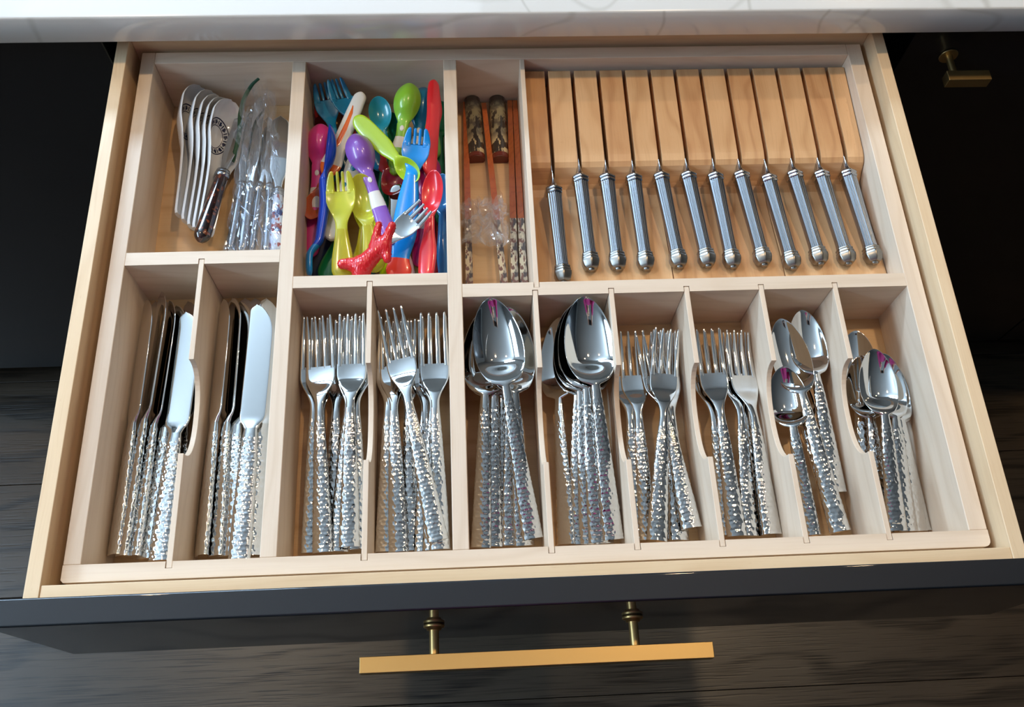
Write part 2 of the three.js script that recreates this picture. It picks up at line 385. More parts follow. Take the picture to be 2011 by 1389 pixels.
// ------------------------------------------------------------------ the drawer
const DX0 = -0.3725, DX1 = 0.371, DI0 = -0.3612, DI1 = 0.3598, RIM = 0.015, DBOT = -0.076;
{
  const g = thing('drawer', 'open wooden kitchen drawer with glossy black front and brass bar handle', 'drawer');
  const W = (n, geo, ax, m = M.box) => part(g, n, grainUV(geo, ax, GRAIN), m);
  W('side_board', box(DX0, DI0, y(DBOT - 0.012), y(RIM), -0.0145, 0.522, 0.0007), 'z');
  W('side_board', box(DI1, DX1, y(DBOT - 0.012), y(RIM), -0.0145, 0.522, 0.0007), 'z');
  W('back_board', box(DI0, DI1, y(DBOT - 0.012), y(RIM), -0.0145, -0.0035, 0.0007), 'x');
  W('front_board', box(DI0, DI1, y(DBOT - 0.012), y(RIM - 0.001), 0.5105, 0.522, 0.0007), 'x');
  W('bottom_panel', box(DI0, DI1, y(DBOT - 0.006), y(DBOT), -0.0035, 0.5105), 'x', M.ply);
  const fp = part(g, 'front_panel', box(-0.3875, 0.4065, y(-0.122), y(0.0305), 0.522, 0.5418, 0.0016), M.navy, 'glossy black drawer front');
  const hy = y(-0.038), F = 0.5418;
  const bar = part(g, 'bar_handle', box(-0.1365, 0.134, hy - 0.006, hy + 0.006, 0.5645, 0.5765, 0.0005), M.brass, 'brushed brass bar handle');
  for (const x of [-0.0803, 0.0747]) {
    part(bar, 'handle_post', new THREE.CylinderGeometry(0.0037, 0.0037, 0.024, 28).rotateX(Math.PI / 2).translate(x, hy, F + 0.0115), M.brass);
    part(bar, 'rosette', lathe([[0, 0], [0.0075, 0], [0.0082, 0.0006], [0.0082, 0.0022], [0.0076, 0.0028], [0.0058, 0.0028], [0.0056, 0.0046], [0, 0.0046]], 36).rotateX(Math.PI / 2).translate(x, hy, F), M.brass);
  }
}

// ------------------------------------------------------------------ the cutlery tray inside
const XI0 = -0.341, XI1 = 0.3392, ZI0 = 0.0136, ZI1 = 0.4934, FLOOR = -0.0643;
const COLA = [-0.2092, -0.1963], COLB = [-0.0639, -0.0512], DT = 0.0044;
const RAIL1 = [0.2244, 0.2369], RAIL2 = [0.2516, 0.2631], RAIL3 = [0.2631, 0.2758];
const D_RIGHT = { d1: -0.2738, d2: -0.1286, d3: 0.0137, d4: 0.0798, d5: 0.1459, d6: 0.2117, d7: 0.2774 };
{
  const g = thing('cutlery_tray', 'pale maple cutlery tray with many compartments fitted inside the drawer', 'tray');
  const W = (n, geo, ax, m = M.tray) => part(g, n, grainUV(geo, ax, GRAIN), m);
  const yb = y(-0.07), yt = y(0), nd = 0.0052, nw = 0.0004;
  W('tray_floor', box(-0.354, 0.354, y(-0.0703), y(FLOOR), 0, 0.5065), 'x', M.ply);
  const yf = y(FLOOR);
  W('side_rim', box(-0.354, XI0, yf, yt, 0, ZI1, 0.0008), 'z');
  W('side_rim', box(XI1, 0.354, yf, yt, 0, ZI1, 0.0008), 'z');
  W('back_rim', box(XI0, XI1, yf, yt, 0, ZI0, 0.0008), 'x');
  // a cross rail with a notch wherever a thin divider is let into it (front = notches in its +z face)
  const rail = (name, x0, x1, z0, z1, front, back) => {
    const p = [[x0, z0]];
    for (const xr of (back || []).slice().sort((a, b) => a - b)) p.push([xr - DT - nw, z0], [xr - DT - nw, z0 + nd], [xr + nw, z0 + nd], [xr + nw, z0]);
    p.push([x1, z0], [x1, z1]);
    for (const xr of (front || []).slice().sort((a, b) => b - a)) p.push([xr + nw, z1], [xr + nw, z1 - nd], [xr - DT - nw, z1 - nd], [xr - DT - nw, z1]);
    p.push([x0, z1]);
    W(name, extrudeY(p.reverse(), yf, yt), 'x');
  };
  const D = D_RIGHT;
  rail('cross_rail', XI0, COLA[0], RAIL1[0], RAIL1[1], [D.d1], []);
  rail('cross_rail', COLA[1], COLB[0], RAIL2[0], RAIL2[1], [D.d2], []);
  rail('cross_rail', COLB[1], XI1, RAIL3[0], RAIL3[1], [D.d3, D.d4, D.d5, D.d6, D.d7], [0.0153]);
  { // front rim, with rounded outer corners and the notches of all seven dividers
    const z0 = ZI1, z1 = 0.5065, r = 0.005, p = [[-0.354, z0]];
    for (const xr of Object.values(D).sort((a, b) => a - b)) p.push([xr - DT - nw, z0], [xr - DT - nw, z0 + nd], [xr + nw, z0 + nd], [xr + nw, z0]);
    p.push([0.354, z0]);
    for (let i = 0; i <= 4; i++) { const a = i / 4 * Math.PI / 2; p.push([0.354 - r + r * Math.cos(a), z1 - r + r * Math.sin(a)]); }
    p.push([-0.354 + 0.002, z1], [-0.354, z1 - 0.002]);
    W('front_rim', extrudeY(p.reverse(), yf, yt), 'x');
  }
  W('column_divider', box(COLA[0], COLA[1], yf, yt, ZI0, ZI1, 0.0008), 'z');
  W('column_divider', box(COLB[0], COLB[1], yf, yt, ZI0, ZI1, 0.0008), 'z');
  // thin dividers, scooped out so that a hand can reach in
  const scoop = (name, xr, z0, s0, s1) => {
    const p = [[z0 - nd + 0.0004, yf], [ZI1 + nd - 0.0004, yf], [ZI1 + nd - 0.0004, yt - 0.0006], [s1 + 0.001, yt - 0.0006]];
    const zc = (s0 + s1) / 2, a = (s1 - s0) / 2, b = 0.0285;
    for (let i = 0; i <= 24; i++) { const t = i / 24 * Math.PI; const ct = Math.cos(t), st = Math.sin(t); p.push([zc + a * Math.sign(ct) * Math.abs(ct) ** 0.85, yt - 0.0006 - b * st ** 0.8]); }
    p.push([s0 - 0.002, yt - 0.0006], [z0 - nd + 0.0004, yt - 0.0006]);
    W(name, extrudeX(p.reverse(), xr - DT, xr, 0.0004), 'z');
  };
  scoop('thin_divider', D.d1, RAIL1[1], 0.327, 0.4085);
  scoop('thin_divider', D.d2, RAIL2[1], 0.335, 0.419);
  for (const k of ['d3', 'd4', 'd5', 'd6', 'd7']) scoop('thin_divider', D[k], RAIL3[1], 0.3435, 0.426);
  W('thin_divider', box(0.0153 - DT, 0.0153, yf, yt - 0.0006, ZI0, RAIL3[0] + nd - 0.0004, 0.0004), 'z');
}
// the knife block: three sections with a saw cut for each blade, scooped out where the handles lie
const SLOT0 = 0.0375, SLOT = 0.02573, SLOTS = Array.from({ length: 12 }, (_, i) => SLOT0 + SLOT * i);
{
  const g = thing('knife_block', 'wooden knife block insert with twelve slots holding silver-handled knives', 'knife block');
  const zb = 0.0175, zf = RAIL3[0] - 0.0006, yb = y(FLOOR + 0.0002), sw = 0.0019;
  const deck = [[0.139, -0.0335], [0.143, -0.0362], [0.15, -0.0378], [0.165, -0.0377], [0.19, -0.0345], [0.215, -0.0305], [0.235, -0.0278], [zf, -0.0258]];
  const top = [[zb, -0.0135], [zb + 0.0015, -0.0125], [0.118, -0.0155], [0.125, -0.0168], [0.1295, -0.0195], [0.1325, -0.0238], [0.1355, -0.029]];
  const J = [0.0161, SLOTS[4], SLOTS[8], XI1 - 0.0008];
  for (let i = 0; i < 3; i++) {                                  // the lower body of each section
    const a = J[i] + (i ? 0.0005 : 0), b = J[i + 1] - 0.0005;
    const p = [[zb, yb], [zf, yb], ...deck.slice().reverse().map(q => [q[0], y(q[1])]), [0.137, y(-0.0365)], [zb, y(-0.0365)]];
    part(g, 'block_base', grainUV(extrudeX(p.slice().reverse(), a, b), 'z', [0.3, 0.11]), i === 1 ? M.blockB : M.block);
  }
  const edges = [0.0161, ...SLOTS.flatMap(s => [s - sw, s + sw]), XI1 - 0.0008];
  for (let i = 0; i < edges.length; i += 2) {                    // the ribs between the cuts
    const p = [[zb, y(-0.0365)], [0.1405, y(-0.0365)], [0.139, y(-0.0335)], ...top.slice().reverse().map(q => [q[0], y(q[1])])];
    part(g, 'rib', grainUV(extrudeX(p.slice().reverse(), edges[i], edges[i + 1], 0.0003), 'z', [0.3, 0.11]), [M.block, M.blockB][(i / 2 * 7 + (i > 14 ? 1 : 0)) % 3 ? 0 : 1]);
  }
}

// ------------------------------------------------------------------ hammered steel flatware
// dents of a hammer: each dent is a shallow round hollow, laid out in staggered rows
function dents(pitch, depth, seed) {
  return (th, s, q) => {
    const n = 12, a = th / (2 * Math.PI) * n, b = s / pitch;
    let best = 9;
    for (let j = Math.floor(b) - 1; j <= Math.floor(b) + 1; j++) for (let i = Math.floor(a) - 1; i <= Math.floor(a) + 1; i++) {
      const m = ((i % n) + n) % n, ox = hash(m, j, seed) * 0.36 + 0.32 + (j & 1 ? 0.5 : 0), oy = hash(m, j, seed + 5) * 0.36 + 0.32;
      const d = Math.hypot((a - i - ox), b - j - oy);
      if (d < best) best = d;
    }
    return depth * (1 - Math.min(1, best / 0.66) ** 2) * smooth(0.0005, 0.003, s) * (q.dent === undefined ? 1 : q.dent);
  };
}
function handleGeo(keys, s1, seed, pitch = 0.0035, depth = 0.00044) {   // keys rows: [s, w, t, h]
  const f = curve(keys), n = Math.round(s1 / 0.00072), secs = [];
  for (let i = 0; i <= n; i++) {
    const s = s1 * i / n, [w, t, h] = f(s);
    secs.push({ s, w, t, h, e: 0.8, dent: 1 - smooth(s1 * 0.86, s1 * 0.97, s) });
  }
  return loft(secs, 54, true, false, dents(pitch, depth, seed));
}
function bowlGeo(f, s0, L, o, K = 40) {                          // f: neck curve at s0; o: {w, depth, t, widest}
  const [w0, t0, h0] = f(s0), q = Math.log(0.5) / Math.log(o.widest), secs = [], n = 44;
  for (let i = 0; i <= n; i++) {
    const u = (1 - Math.cos(Math.PI * i / n)) / 2, s = lerp(s0, L, u), up = u ** q;
    const egg = Math.max(0, 1 - (2 * up - 1) ** 2) ** (o.blunt || 0.56);
    const fade = (1 - u) ** 6;
    const w = Math.max(0.0003, Math.sqrt((w0 * fade) ** 2 + (o.w * egg * smooth(0, 0.1, u + 0.045)) ** 2));
    const dep = o.depth * egg ** 1.5 * smooth(0, 0.35, u);
    const rim = lerp(h0, o.rim || 0, smooth(0, 0.32, u)) + (o.tip || 0) * smooth(0.6, 1, u);
    const t = lerp(t0, o.t, smooth(0, 0.3, u)) * (1 - 0.6 * smooth(0.97, 1, u));
    secs.push({ s, w, t, h: rim - dep, c: dep, e: 0.8 });
  }
  return loft(secs, K, false, true);
}
function forkHead(f, s0, L, o) {                                 // o: {w, slot, t, tines, prof}
  const prof = curve(o.prof), secs = [], n = 26, K = 28;
  const [w0, t0] = f(s0);
  const W = s => { const u = clamp((s - s0) / (o.slot - s0), 0, 1); return s <= o.slot ? lerp(w0, o.w, smooth(0.12, 0.78, u) * (0.97 + 0.03 * u)) : lerp(o.w, o.wt, (s - o.slot) / (L - o.slot)); };
  for (let i = 0; i <= n; i++) {
    const s = lerp(s0, o.slot, i / n), u = i / n;
    secs.push({ s, w: W(s), t: lerp(t0, o.t, smooth(0, 0.45, u)), h: prof(s)[0], c: (o.cup || 0.0012) * smooth(0.3, 0.9, u), e: lerp(0.72, 0.4, smooth(0, 0.5, u)) });
  }
  const list = [loft(secs, K, false, true)];
  const nt = o.tines, gap = o.gap;
  for (let k = 0; k < nt; k++) {
    const tn = [], m = 16;
    for (let i = 0; i <= m; i++) {
      const v = i / m, s = lerp(o.slot - 0.002, L, 1 - (1 - v) ** 1.3), full = W(Math.max(s, o.slot));
      let tw = (2 * full - (nt - 1) * gap) / nt, x = -full + tw / 2 + k * (tw + gap);   // width and place of this tine here
      if (o.inner) {                                                  // children's fork: two slim tines between two broad rounded ones
        const round = full * Math.sqrt(1 - 0.5 * clamp((s - o.slot) / (L - o.slot), 0, 1) ** 2), sg = k < 2 ? -1 : 1, a = gap / 2 + o.inner + gap;
        if (k === 1 || k === 2) { tw = o.inner; x = sg * (gap / 2 + o.inner / 2); } else { tw = round - a; x = sg * (a + tw / 2); }
      }
      const taper = 1 - (o.point === undefined ? 0.55 : o.point) * smooth(0.35, 1, v), end = Math.sqrt(Math.max(0.02, 1 - smooth(o.inner ? 0.8 : 0.93, 1, v) ** 2 * 0.98));
      tn.push({ s, x, w: tw / 2 * taper * end, t: o.t * lerp(1, 0.75, v) * end, h: prof(s)[0] + (o.cup || 0.0012) * (x / o.w) ** 2, c: 0, e: 0.6 });
    }
    list.push(loft(tn, 12, true, true));
  }
  return merge(list);
}
const HAMMERED_NECK = (L, neck, arch) => [[0, 0.0087, 0.0076, 0], [0.012, 0.0085, 0.0075, 0.0004], [neck * 0.5, 0.0068, 0.0064, arch * 0.45], [neck * 0.85, 0.0049, 0.005, arch * 0.92], [neck, 0.0036, 0.004, arch], [neck + 0.012, 0.0034, 0.0034, arch * 0.9]];
function flatFork(L, slotLen, hw, tipw, seed) {
  const g = new THREE.Group(), neck = L - slotLen - 0.043, arch = 0.0062, keys = HAMMERED_NECK(L, neck, arch), f = curve(keys);
  part(g, 'handle', handleGeo(keys, neck, seed), M.steelHammered, 'hammered steel handle');
  part(g, 'head', forkHead(f, neck, L, { w: hw, wt: tipw, slot: L - slotLen, t: 0.0019, tines: 4, gap: 0.0029, point: 0.5, prof: [[neck, arch], [neck + 0.014, arch * 0.78], [neck + 0.03, -0.0008], [L - slotLen, -0.0022], [L - slotLen * 0.5, -0.0008], [L, 0.0035]] }), M.steel);
  return g;
}
function flatSpoon(L, bowl, hw, depth, seed) {
  const g = new THREE.Group(), neck = L - bowl - 0.008, arch = 0.0068, keys = HAMMERED_NECK(L, neck, arch), f = curve(keys);
  part(g, 'handle', handleGeo(keys, neck, seed), M.steelHammered, 'hammered steel handle');
  part(g, 'bowl', bowlGeo(f, neck, L, { w: hw, depth, t: 0.0017, widest: 0.43, rim: 0.0015, tip: 0.001 }), M.steel);
  return g;
}
function flatKnife(seed) {
  const L = 0.232, neck = 0.112, g = new THREE.Group();
  const keys = [[0, 0.0092, 0.0086, 0], [0.01, 0.0093, 0.0087, 0], [neck * 0.6, 0.0082, 0.0079, 0], [neck * 0.9, 0.0066, 0.0066, 0], [neck, 0.0056, 0.005, 0]];
  part(g, 'handle', handleGeo(keys, neck, seed, 0.0037, 0.00048), M.steelHammered, 'hammered steel handle');
  const secs = [], n = 46;
  for (let i = 0; i <= n; i++) {
    const u = i / n, s = lerp(neck, L, 1 - (1 - u) ** 1.5);
    const v = (s - neck) / (L - neck);
    const spine = lerp(0.0056, 0.0104, smooth(0, 0.08, v)) - 0.0008 * v - 0.003 * smooth(0.93, 1, v) ** 2;
    const edge = -(lerp(0.0056, 0.0116, smooth(0, 0.09, v)) + 0.0007 * Math.sin(v * 3) - 0.0135 * Math.max(0, (v - 0.72) / 0.28) ** 2.6);
    const w = Math.max(0.0004, (spine - edge) / 2 * Math.sqrt(Math.max(0.003, 1 - smooth(0.965, 1, v) ** 2)));
    secs.push({ s, x: (spine + edge) / 2, w, t: lerp(0.005, 0.0019, smooth(0, 0.07, v)) * lerp(1, 0.55, v), h: 0, c: 0, e: lerp(0.72, 0.3, smooth(0, 0.08, v)) });
  }
  part(g, 'blade', loft(secs, 28, false, true), M.steel, 'mirror polished blade');
  return g;
}
const NTH = ['first', 'second', 'third', 'fourth', 'fifth', 'sixth', 'seventh', 'eighth', 'ninth', 'tenth', 'eleventh', 'twelfth'];
function lay(proto, L0, list, name, labels, category, group) {
  list.forEach((r, i) => {
    const o = proto[i % proto.length].clone(); o.name = numbered(name); scene.add(o);
    const [H, T, roll] = r, len = Math.hypot(H[0] - T[0], H[1] - T[1], H[2] - T[2]) / 1000;
    place(o, H, T, roll); o.scale.z = len / L0;
    const hidden = H[1] <= -56;                                      // handles that can be counted along the front rim
    const rank = list.map((q, k) => k).filter(k => list[k][0][1] > -56 && !labels[k]).sort((p, k) => list[p][0][0] - list[k][0][0] || p - k).indexOf(i);
    tag(o, labels[i] || (hidden ? labels.low : labels.all.replace('#', NTH[rank])), category, group);
  });
}
// where each piece lies: handle end, tip (mm from the tray origin), roll in degrees
const KN1 = [
  [[-332.2, -40.0, 478.5], [-331, -38.0, 248.9], -46],
  [[-325.4, -38.0, 480.1], [-317.4, -34.0, 243.2], -48],
  [[-316.3, -37.0, 480.7], [-309.6, -35.0, 252.1], -44],
  [[-306.9, -38.0, 482.8], [-302.9, -38.0, 255.9], -25],
  [[-294.7, -33.0, 485.6], [-290.6, -30.0, 267.5], -12],
  [[-289.8, -57.0, 475.8], [-299.4, -56.0, 242.4], -30],
  [[-308.3, -58.0, 476.9], [-315.8, -57.0, 246.6], -5],
  [[-328.7, -58.0, 476.1], [-321.0, -57.0, 241.2], -20],
  [[-332.2, -53.0, 476.5], [-327.4, -52.0, 243.7], -30],
];
const KN2 = [
  [[-264.5, -42.0, 481.2], [-263.8, -40.0, 249.1], -50],
  [[-252.7, -40.0, 482.5], [-255.0, -38.0, 249.0], -44],
  [[-243.2, -39.0, 483.1], [-246.6, -38.0, 253.4], -25],
  [[-232.1, -32.0, 487.0], [-228.7, -29.0, 262.7], -4],
  [[-221.4, -40.0, 482.9], [-223.6, -40.0, 251.9], 25],
  [[-251.1, -58.0, 477.9], [-247.5, -58.0, 240.7], 0],
  [[-234.7, -58.0, 478.5], [-238.2, -58.0, 240.9], 0],
  [[-262.6, -58.0, 477.4], [-260.9, -57.0, 242.9], -15],
];
const FK3 = [
  [[-176.2, -58.0, 478.7], [-176.0, -54.0, 268.9], 0],
  [[-179.3, -52.0, 479.9], [-182.9, -42.0, 271.0], 8],
  [[-169.3, -46.0, 481.2], [-178.2, -34.0, 273.8], -6],
  [[-163.6, -56.0, 478.0], [-162.6, -50.0, 269.2], 0],
  [[-157.7, -50.0, 480.0], [-146.4, -40.0, 273.8], 0],
  [[-141.8, -50.0, 478.9], [-146.7, -40.0, 271.7], 0],
  [[-147.7, -42.0, 478.4], [-148.9, -29.0, 275.1], 0],
  [[-148.0, -57.0, 478.0], [-152.5, -50.0, 271.6], 0],
];
const FK4 = [
  [[-114.0, -58.0, 480.3], [-111.5, -54.0, 269.8], 0],
  [[-84.8, -58.0, 480.6], [-77.3, -54.0, 271.9], 0],
  [[-119.7, -52.0, 481.4], [-115.2, -40.0, 272.4], -4],
  [[-109.2, -50.0, 482.3], [-113.7, -36.0, 274.7], -4],
  [[-99.7, -56.0, 480.5], [-101.8, -48.0, 273.1], 0],
  [[-88.8, -54.0, 481.8], [-84.2, -44.0, 274.6], 0],
  [[-81.1, -50.0, 482.1], [-77.3, -38.0, 274.9], 0],
  [[-75.1, -44.0, 482.8], [-78.1, -30.0, 275.7], 0],
  [[-76.4, -36.0, 477.2], [-115.1, -22.0, 274.7], -4],
];
const SP5 = [
  [[-36.2, -58.0, 478.7], [-27.5, -34.0, 278.2], 0],
  [[-24.8, -58.0, 478.3], [-15.7, -31.0, 278.1], 2],
  [[-16.5, -56.0, 479.1], [-13.1, -27.0, 278.3], 8],
  [[-32.0, -55.0, 479.5], [-23.1, -24.0, 276.3], 0],
  [[-41.7, -53.0, 480.5], [-28.8, -18.0, 278.6], -8],
  [[-6.2, -52.0, 480.4], [-13.1, -15.0, 279.4], 10],
  [[0.5, -43.0, 476.9], [-27.8, -3.0, 276.7], -2],
];
const SP6 = [
  [[49.3, -59.0, 480.1], [53.0, -33.0, 281.3], 4],
  [[28.7, -57.0, 479.8], [36.1, -38.0, 279.9], -35],
  [[38.4, -57.0, 480.1], [50.4, -28.0, 279.5], -6],
  [[60.1, -57.0, 480.1], [53.0, -23.0, 279.2], 4],
  [[47.8, -54.0, 480.3], [47.6, -17.0, 278.0], -5],
  [[54.8, -49.0, 480.9], [50.1, -10.0, 278.2], -2],
  [[66.3, -43.0, 480.2], [53.0, -3.0, 277.5], 2],
];
const SF7 = [
  [[88.6, -56.0, 477.9], [93.0, -46.0, 292.7], -4],
  [[96.3, -54.0, 479.7], [99.9, -44.0, 292.4], -6],
  [[119.3, -56.0, 479.2], [128.3, -48.0, 291.9], 14],
  [[113.0, -57.0, 479.6], [128.3, -50.0, 291.9], 0],
  [[121.7, -50.0, 481.6], [128.3, -42.0, 293.5], 6],
  [[130.7, -40.0, 474.2], [112.6, -40.0, 297.7], -4],
  [[100.6, -38.0, 483.9], [128.3, -29.0, 298.5], 0],
];
const SF8 = [
  [[165.5, -56.0, 477.6], [163.5, -46.0, 293.3], -6],
  [[170.4, -50.0, 480.0], [167.0, -38.0, 295.3], -4],
  [[183.0, -52.0, 480.0], [189.1, -44.0, 294.0], 4],
  [[192.1, -56.0, 478.6], [194.1, -50.0, 293.9], 0],
  [[198.5, -46.0, 480.5], [194.1, -42.0, 298.0], 8],
];
const TS9 = [
  [[261.3, -51.0, 445.8], [255.6, -37.0, 279.4], -4],
  [[254.9, -44.0, 480.9], [235.4, -38.0, 287.1], -14],
  [[232.7, -52.0, 481.1], [229.1, -36.0, 334.9], -18],
  [[261.4, -58.0, 478.2], [234.1, -52.0, 328.3], -14],
];
const TS10 = [
  [[286.2, -58.0, 458.9], [310.8, -56.0, 292.9], -20],
  [[295.7, -54.0, 480.5], [303.8, -42.0, 323.9], -8],
  [[330.4, -57.0, 479.9], [321.8, -42.0, 332.7], 10],
  [[325.3, -54.0, 480.7], [321.8, -35.0, 330.2], 7],
  [[315.1, -50.0, 481.3], [316.7, -28.0, 328.6], 4],
  [[303.4, -45.0, 481.6], [305.5, -20.0, 327.5], -2],
];
const SILVER = [
  [[37.2, -20.5, 243.9], [35.3, -21.0, 152.7]],
  [[63.5, -20.5, 231.5], [61.6, -21.0, 141.8]],
  [[87.1, -20.5, 231.6], [85.9, -21.0, 141.2]],
  [[112.2, -20.5, 232.2], [111.0, -21.0, 142.4]],
  [[143.2, -20.5, 230.9], [138.9, -21.0, 141.2]],
  [[169.9, -20.5, 230.6], [165.4, -21.0, 140.7]],
  [[192.7, -20.5, 232.3], [190.3, -21.0, 141.8]],
  [[220.3, -20.5, 230.9], [215.3, -21.0, 142.4]],
  [[246.0, -20.5, 235.3], [240.6, -21.0, 144.2]],
  [[272.3, -20.5, 231.2], [266.7, -21.0, 141.8]],
  [[298.3, -20.5, 231.9], [292.9, -21.0, 142.4]],
  [[324.1, -20.5, 231.5], [319.7, -21.0, 140.1]],
];
const KIDS = [
  [[-163.9, -50.0, 114.9], [-184.5, -28.0, 17.8], -4],
  [[-127.4, -44.0, 111.1], [-173.7, -20.0, 21.1], 22],
  [[-144.7, -22.0, 33.9], [-178.4, -34.0, 124.8], 0],
  [[-121.2, -52.0, 105.5], [-129.6, -26.0, 35.8], 0],
  [[-149.8, -14.0, 70.2], [-89.3, -16.0, 143.6], 24],
  [[-114.8, -32.0, 203.2], [-150.0, -12.0, 91.0], 180],
  [[-114.2, -40.0, 120.2], [-96.8, -16.0, 27.2], 180],
  [[-94.5, -48.0, 101.1], [-84.0, -28.0, 22.2], 180],
  [[-110.6, -40.0, 236.3], [-88.7, -10.0, 90.2], 0],
  [[-73.8, -14.0, 26.8], [-75.5, -26.0, 135.1], -35],
  [[-84.0, -28.0, 241.6], [-74.3, -10.0, 136.8], -18],
  [[-67.1, -44.0, 233.1], [-67.2, -26.0, 129.5], -10],
  [[-158.7, -34.0, 237.2], [-161.5, -12.0, 136.2], 0],
  [[-130.1, -40.0, 226.7], [-144.5, -18.0, 133.5], 0],
  [[-143.2, -48.0, 221.8], [-137.9, -27.0, 131.8], 0],
  [[-187.4, -40.0, 228.8], [-172.6, -16.0, 77.2], -72],
  [[-192.2, -56.0, 199.4], [-185.0, -30.0, 64.0], 180],
  [[-175.0, -52.0, 86.0], [-192.5, -36.0, 171.1], -10],
  [[-182.5, -58.0, 161.8], [-174.5, -38.0, 86.1], 180],
  [[-173.0, -40.0, 191.3], [-149.3, -36.0, 100.3], 0],
  [[-150.5, -27.0, 237.7], [-81.4, -3.0, 181.1], 4],
  [[-91.6, -50.0, 216.6], [-80.1, -28.0, 104.1], 180],
  [[-127.9, -56.0, 158.7], [-117.7, -40.0, 44.7], 0],
  [[-135.8, -46.0, 88.3], [-105.0, -36.0, 141.4], 20],
  [[-120.6, -52.0, 172.9], [-108.4, -42.0, 129.0], 0],
  [[-128.4, -36.0, 192.8], [-129.9, -44.0, 140.5], 0],
  [[-179.8, -56.0, 224.4], [-163.8, -52.0, 178.6], 0],
  [[-186.8, -58.0, 222.0], [-170.7, -56.0, 157.7], 0],
  [[-73.9, -46.0, 95.7], [-82.1, -38.0, 40.7], 0],
  [[-93.8, -54.0, 229.0], [-96.3, -50.0, 180.5], 0],
  [[-99.1, -48.0, 232.2], [-114.0, -48.0, 175.6], 0],
  [[-124.1, -46.0, 232.6], [-106.7, -48.0, 191.5], 0],
  [[-153.4, -58.0, 78.9], [-175.3, -52.0, -0.1], 0],
  [[-119.6, -58.0, 180.6], [-151.8, -57.0, 140.0], 0],
  [[-73.3, -58.0, 164.6], [-69.2, -52.0, 21.6], 0],
  [[-181.4, -60.0, 149.0], [-197.6, -52.0, 25.7], 0],
  [[-138.5, -60.0, 217.9], [-118.0, -58.0, 79.7], 0],
  [[-78.9, -60.0, 222.2], [-80.4, -58.0, 141.1], 0],
];
const SOUP = [
  [[-316.0, -46.0, 159.4], [-314.3, -38.0, 14.6], 60],
  [[-309.6, -46.0, 166.3], [-302.1, -37.0, 24.6], 62],
  [[-303.5, -45.0, 172.7], [-295.0, -36.0, 28.8], 63],
  [[-298.2, -44.0, 176.8], [-288.0, -35.0, 31.7], 63],
  [[-292.9, -43.0, 179.8], [-280.6, -34.0, 34.5], 60],
];
const CHOP = [
  [[-44.7, -58.0, 232.5], [-43.1, -59.5, 17.8], 45],
  [[-12.3, -58.0, 233.4], [-24.2, -59.5, 19.5], 45],
  [[-2.2, -58.0, 232.6], [2.8, -59.5, 16.7], 45],
  [[6.4, -58.0, 232.8], [8.1, -59.5, 16.8], 45],
];
const REST = [
  [[-33.7, -59.0, 88.8], [-36.2, -59.0, 14.4], 0],
  [[-9.7, -59.0, 89.4], [-10.3, -59.0, 14.2], 0],
];
const SPREAD = [
  [[-288.1, -28.0, 197.9], [-265.0, -44.0, 34.2], 0],
  [[-293.7, -57.0, 166.5], [-293.7, -57.0, 101.0], 0],
  [[-222.3, -44.0, 203.0], [-226.8, -40.0, 46.4], 8],
];
const BAGKNIFE = [
  [[-266.7, -50.0, 196.1], [-254.5, -46.0, 32.7], 20],
  [[-254.6, -44.0, 200.5], [-248.4, -42.0, 20.1], -10],
  [[-248.4, -52.0, 195.9], [-240.8, -50.0, 39.3], 0],
  [[-231.8, -46.0, 199.9], [-235.9, -48.0, 53.6], 10],
  [[-261.7, -56.0, 193.2], [-262.1, -56.0, 27.6], 0],
];
const RIBBON = [
  [-245.4, -18.0, 18.4],
  [-252.0, -22.0, 21.8],
  [-259.7, -27.0, 33.8],
  [-263.7, -31.0, 51.1],
  [-263.9, -34.0, 71.5],
  [-266.3, -37.0, 87.4],
  [-270.5, -42.0, 99.2],
];
const BAG1 = [
  [-267.4, -34.0, 207.7],
  [-217.7, -30.0, 210.3],
  [-229.7, -30.0, 31.9],
  [-259.9, -24.0, 14.8],
];
const BAG2 = [
  [-49.3, -50.0, 191.8],
  [-6.5, -44.0, 201.0],
  [-7.8, -44.0, 142.9],
  [-50.2, -50.0, 148.3],
];
const NAVY = [
  [-338.3, -50.0, 189.8],
  [-309.3, -50.0, 190.0],
];
const knives = [flatKnife(3), flatKnife(8)], dinnerForks = [flatFork(0.208, 0.047, 0.0128, 0.0122, 4), flatFork(0.208, 0.047, 0.0128, 0.0122, 9)];
const saladForks = [flatFork(0.186, 0.041, 0.0124, 0.0118, 5), flatFork(0.186, 0.041, 0.0124, 0.0118, 12)];
const spoons = [flatSpoon(0.206, 0.071, 0.0216, 0.0105, 6), flatSpoon(0.206, 0.071, 0.0216, 0.0105, 13)], teaspoons = [flatSpoon(0.162, 0.054, 0.0166, 0.0084, 7), flatSpoon(0.162, 0.054, 0.0166, 0.0084, 14)];
lay(knives, 0.232, KN1, 'dinner_knife', { 4: 'steel dinner knife lying flat on top in the slot along the drawer side board', all: 'hammered-handle dinner knife in the slot along the drawer side board, # from that board', low: 'dinner knife lying lowest in the slot along the drawer side board' }, 'knife', 'dinner knives in the slot along the drawer side');
lay(knives, 0.232, KN2, 'dinner_knife', { 3: 'steel dinner knife lying flat on top in the knife slot beside the forks', all: 'hammered-handle dinner knife in the slot beside the forks, # from the thin divider', low: 'dinner knife lying lowest in the slot beside the forks' }, 'knife', 'dinner knives in the slot beside the forks');
lay(dinnerForks, 0.208, FK3, 'dinner_fork', { 6: 'topmost dinner fork of the stack beside the thin divider, next to the knives', all: 'hammered-handle dinner fork in the slot next to the knives, # handle from the wide divider', low: 'dinner fork lying lowest in the slot next to the knives' }, 'fork', 'dinner forks in the slot next to the knives');
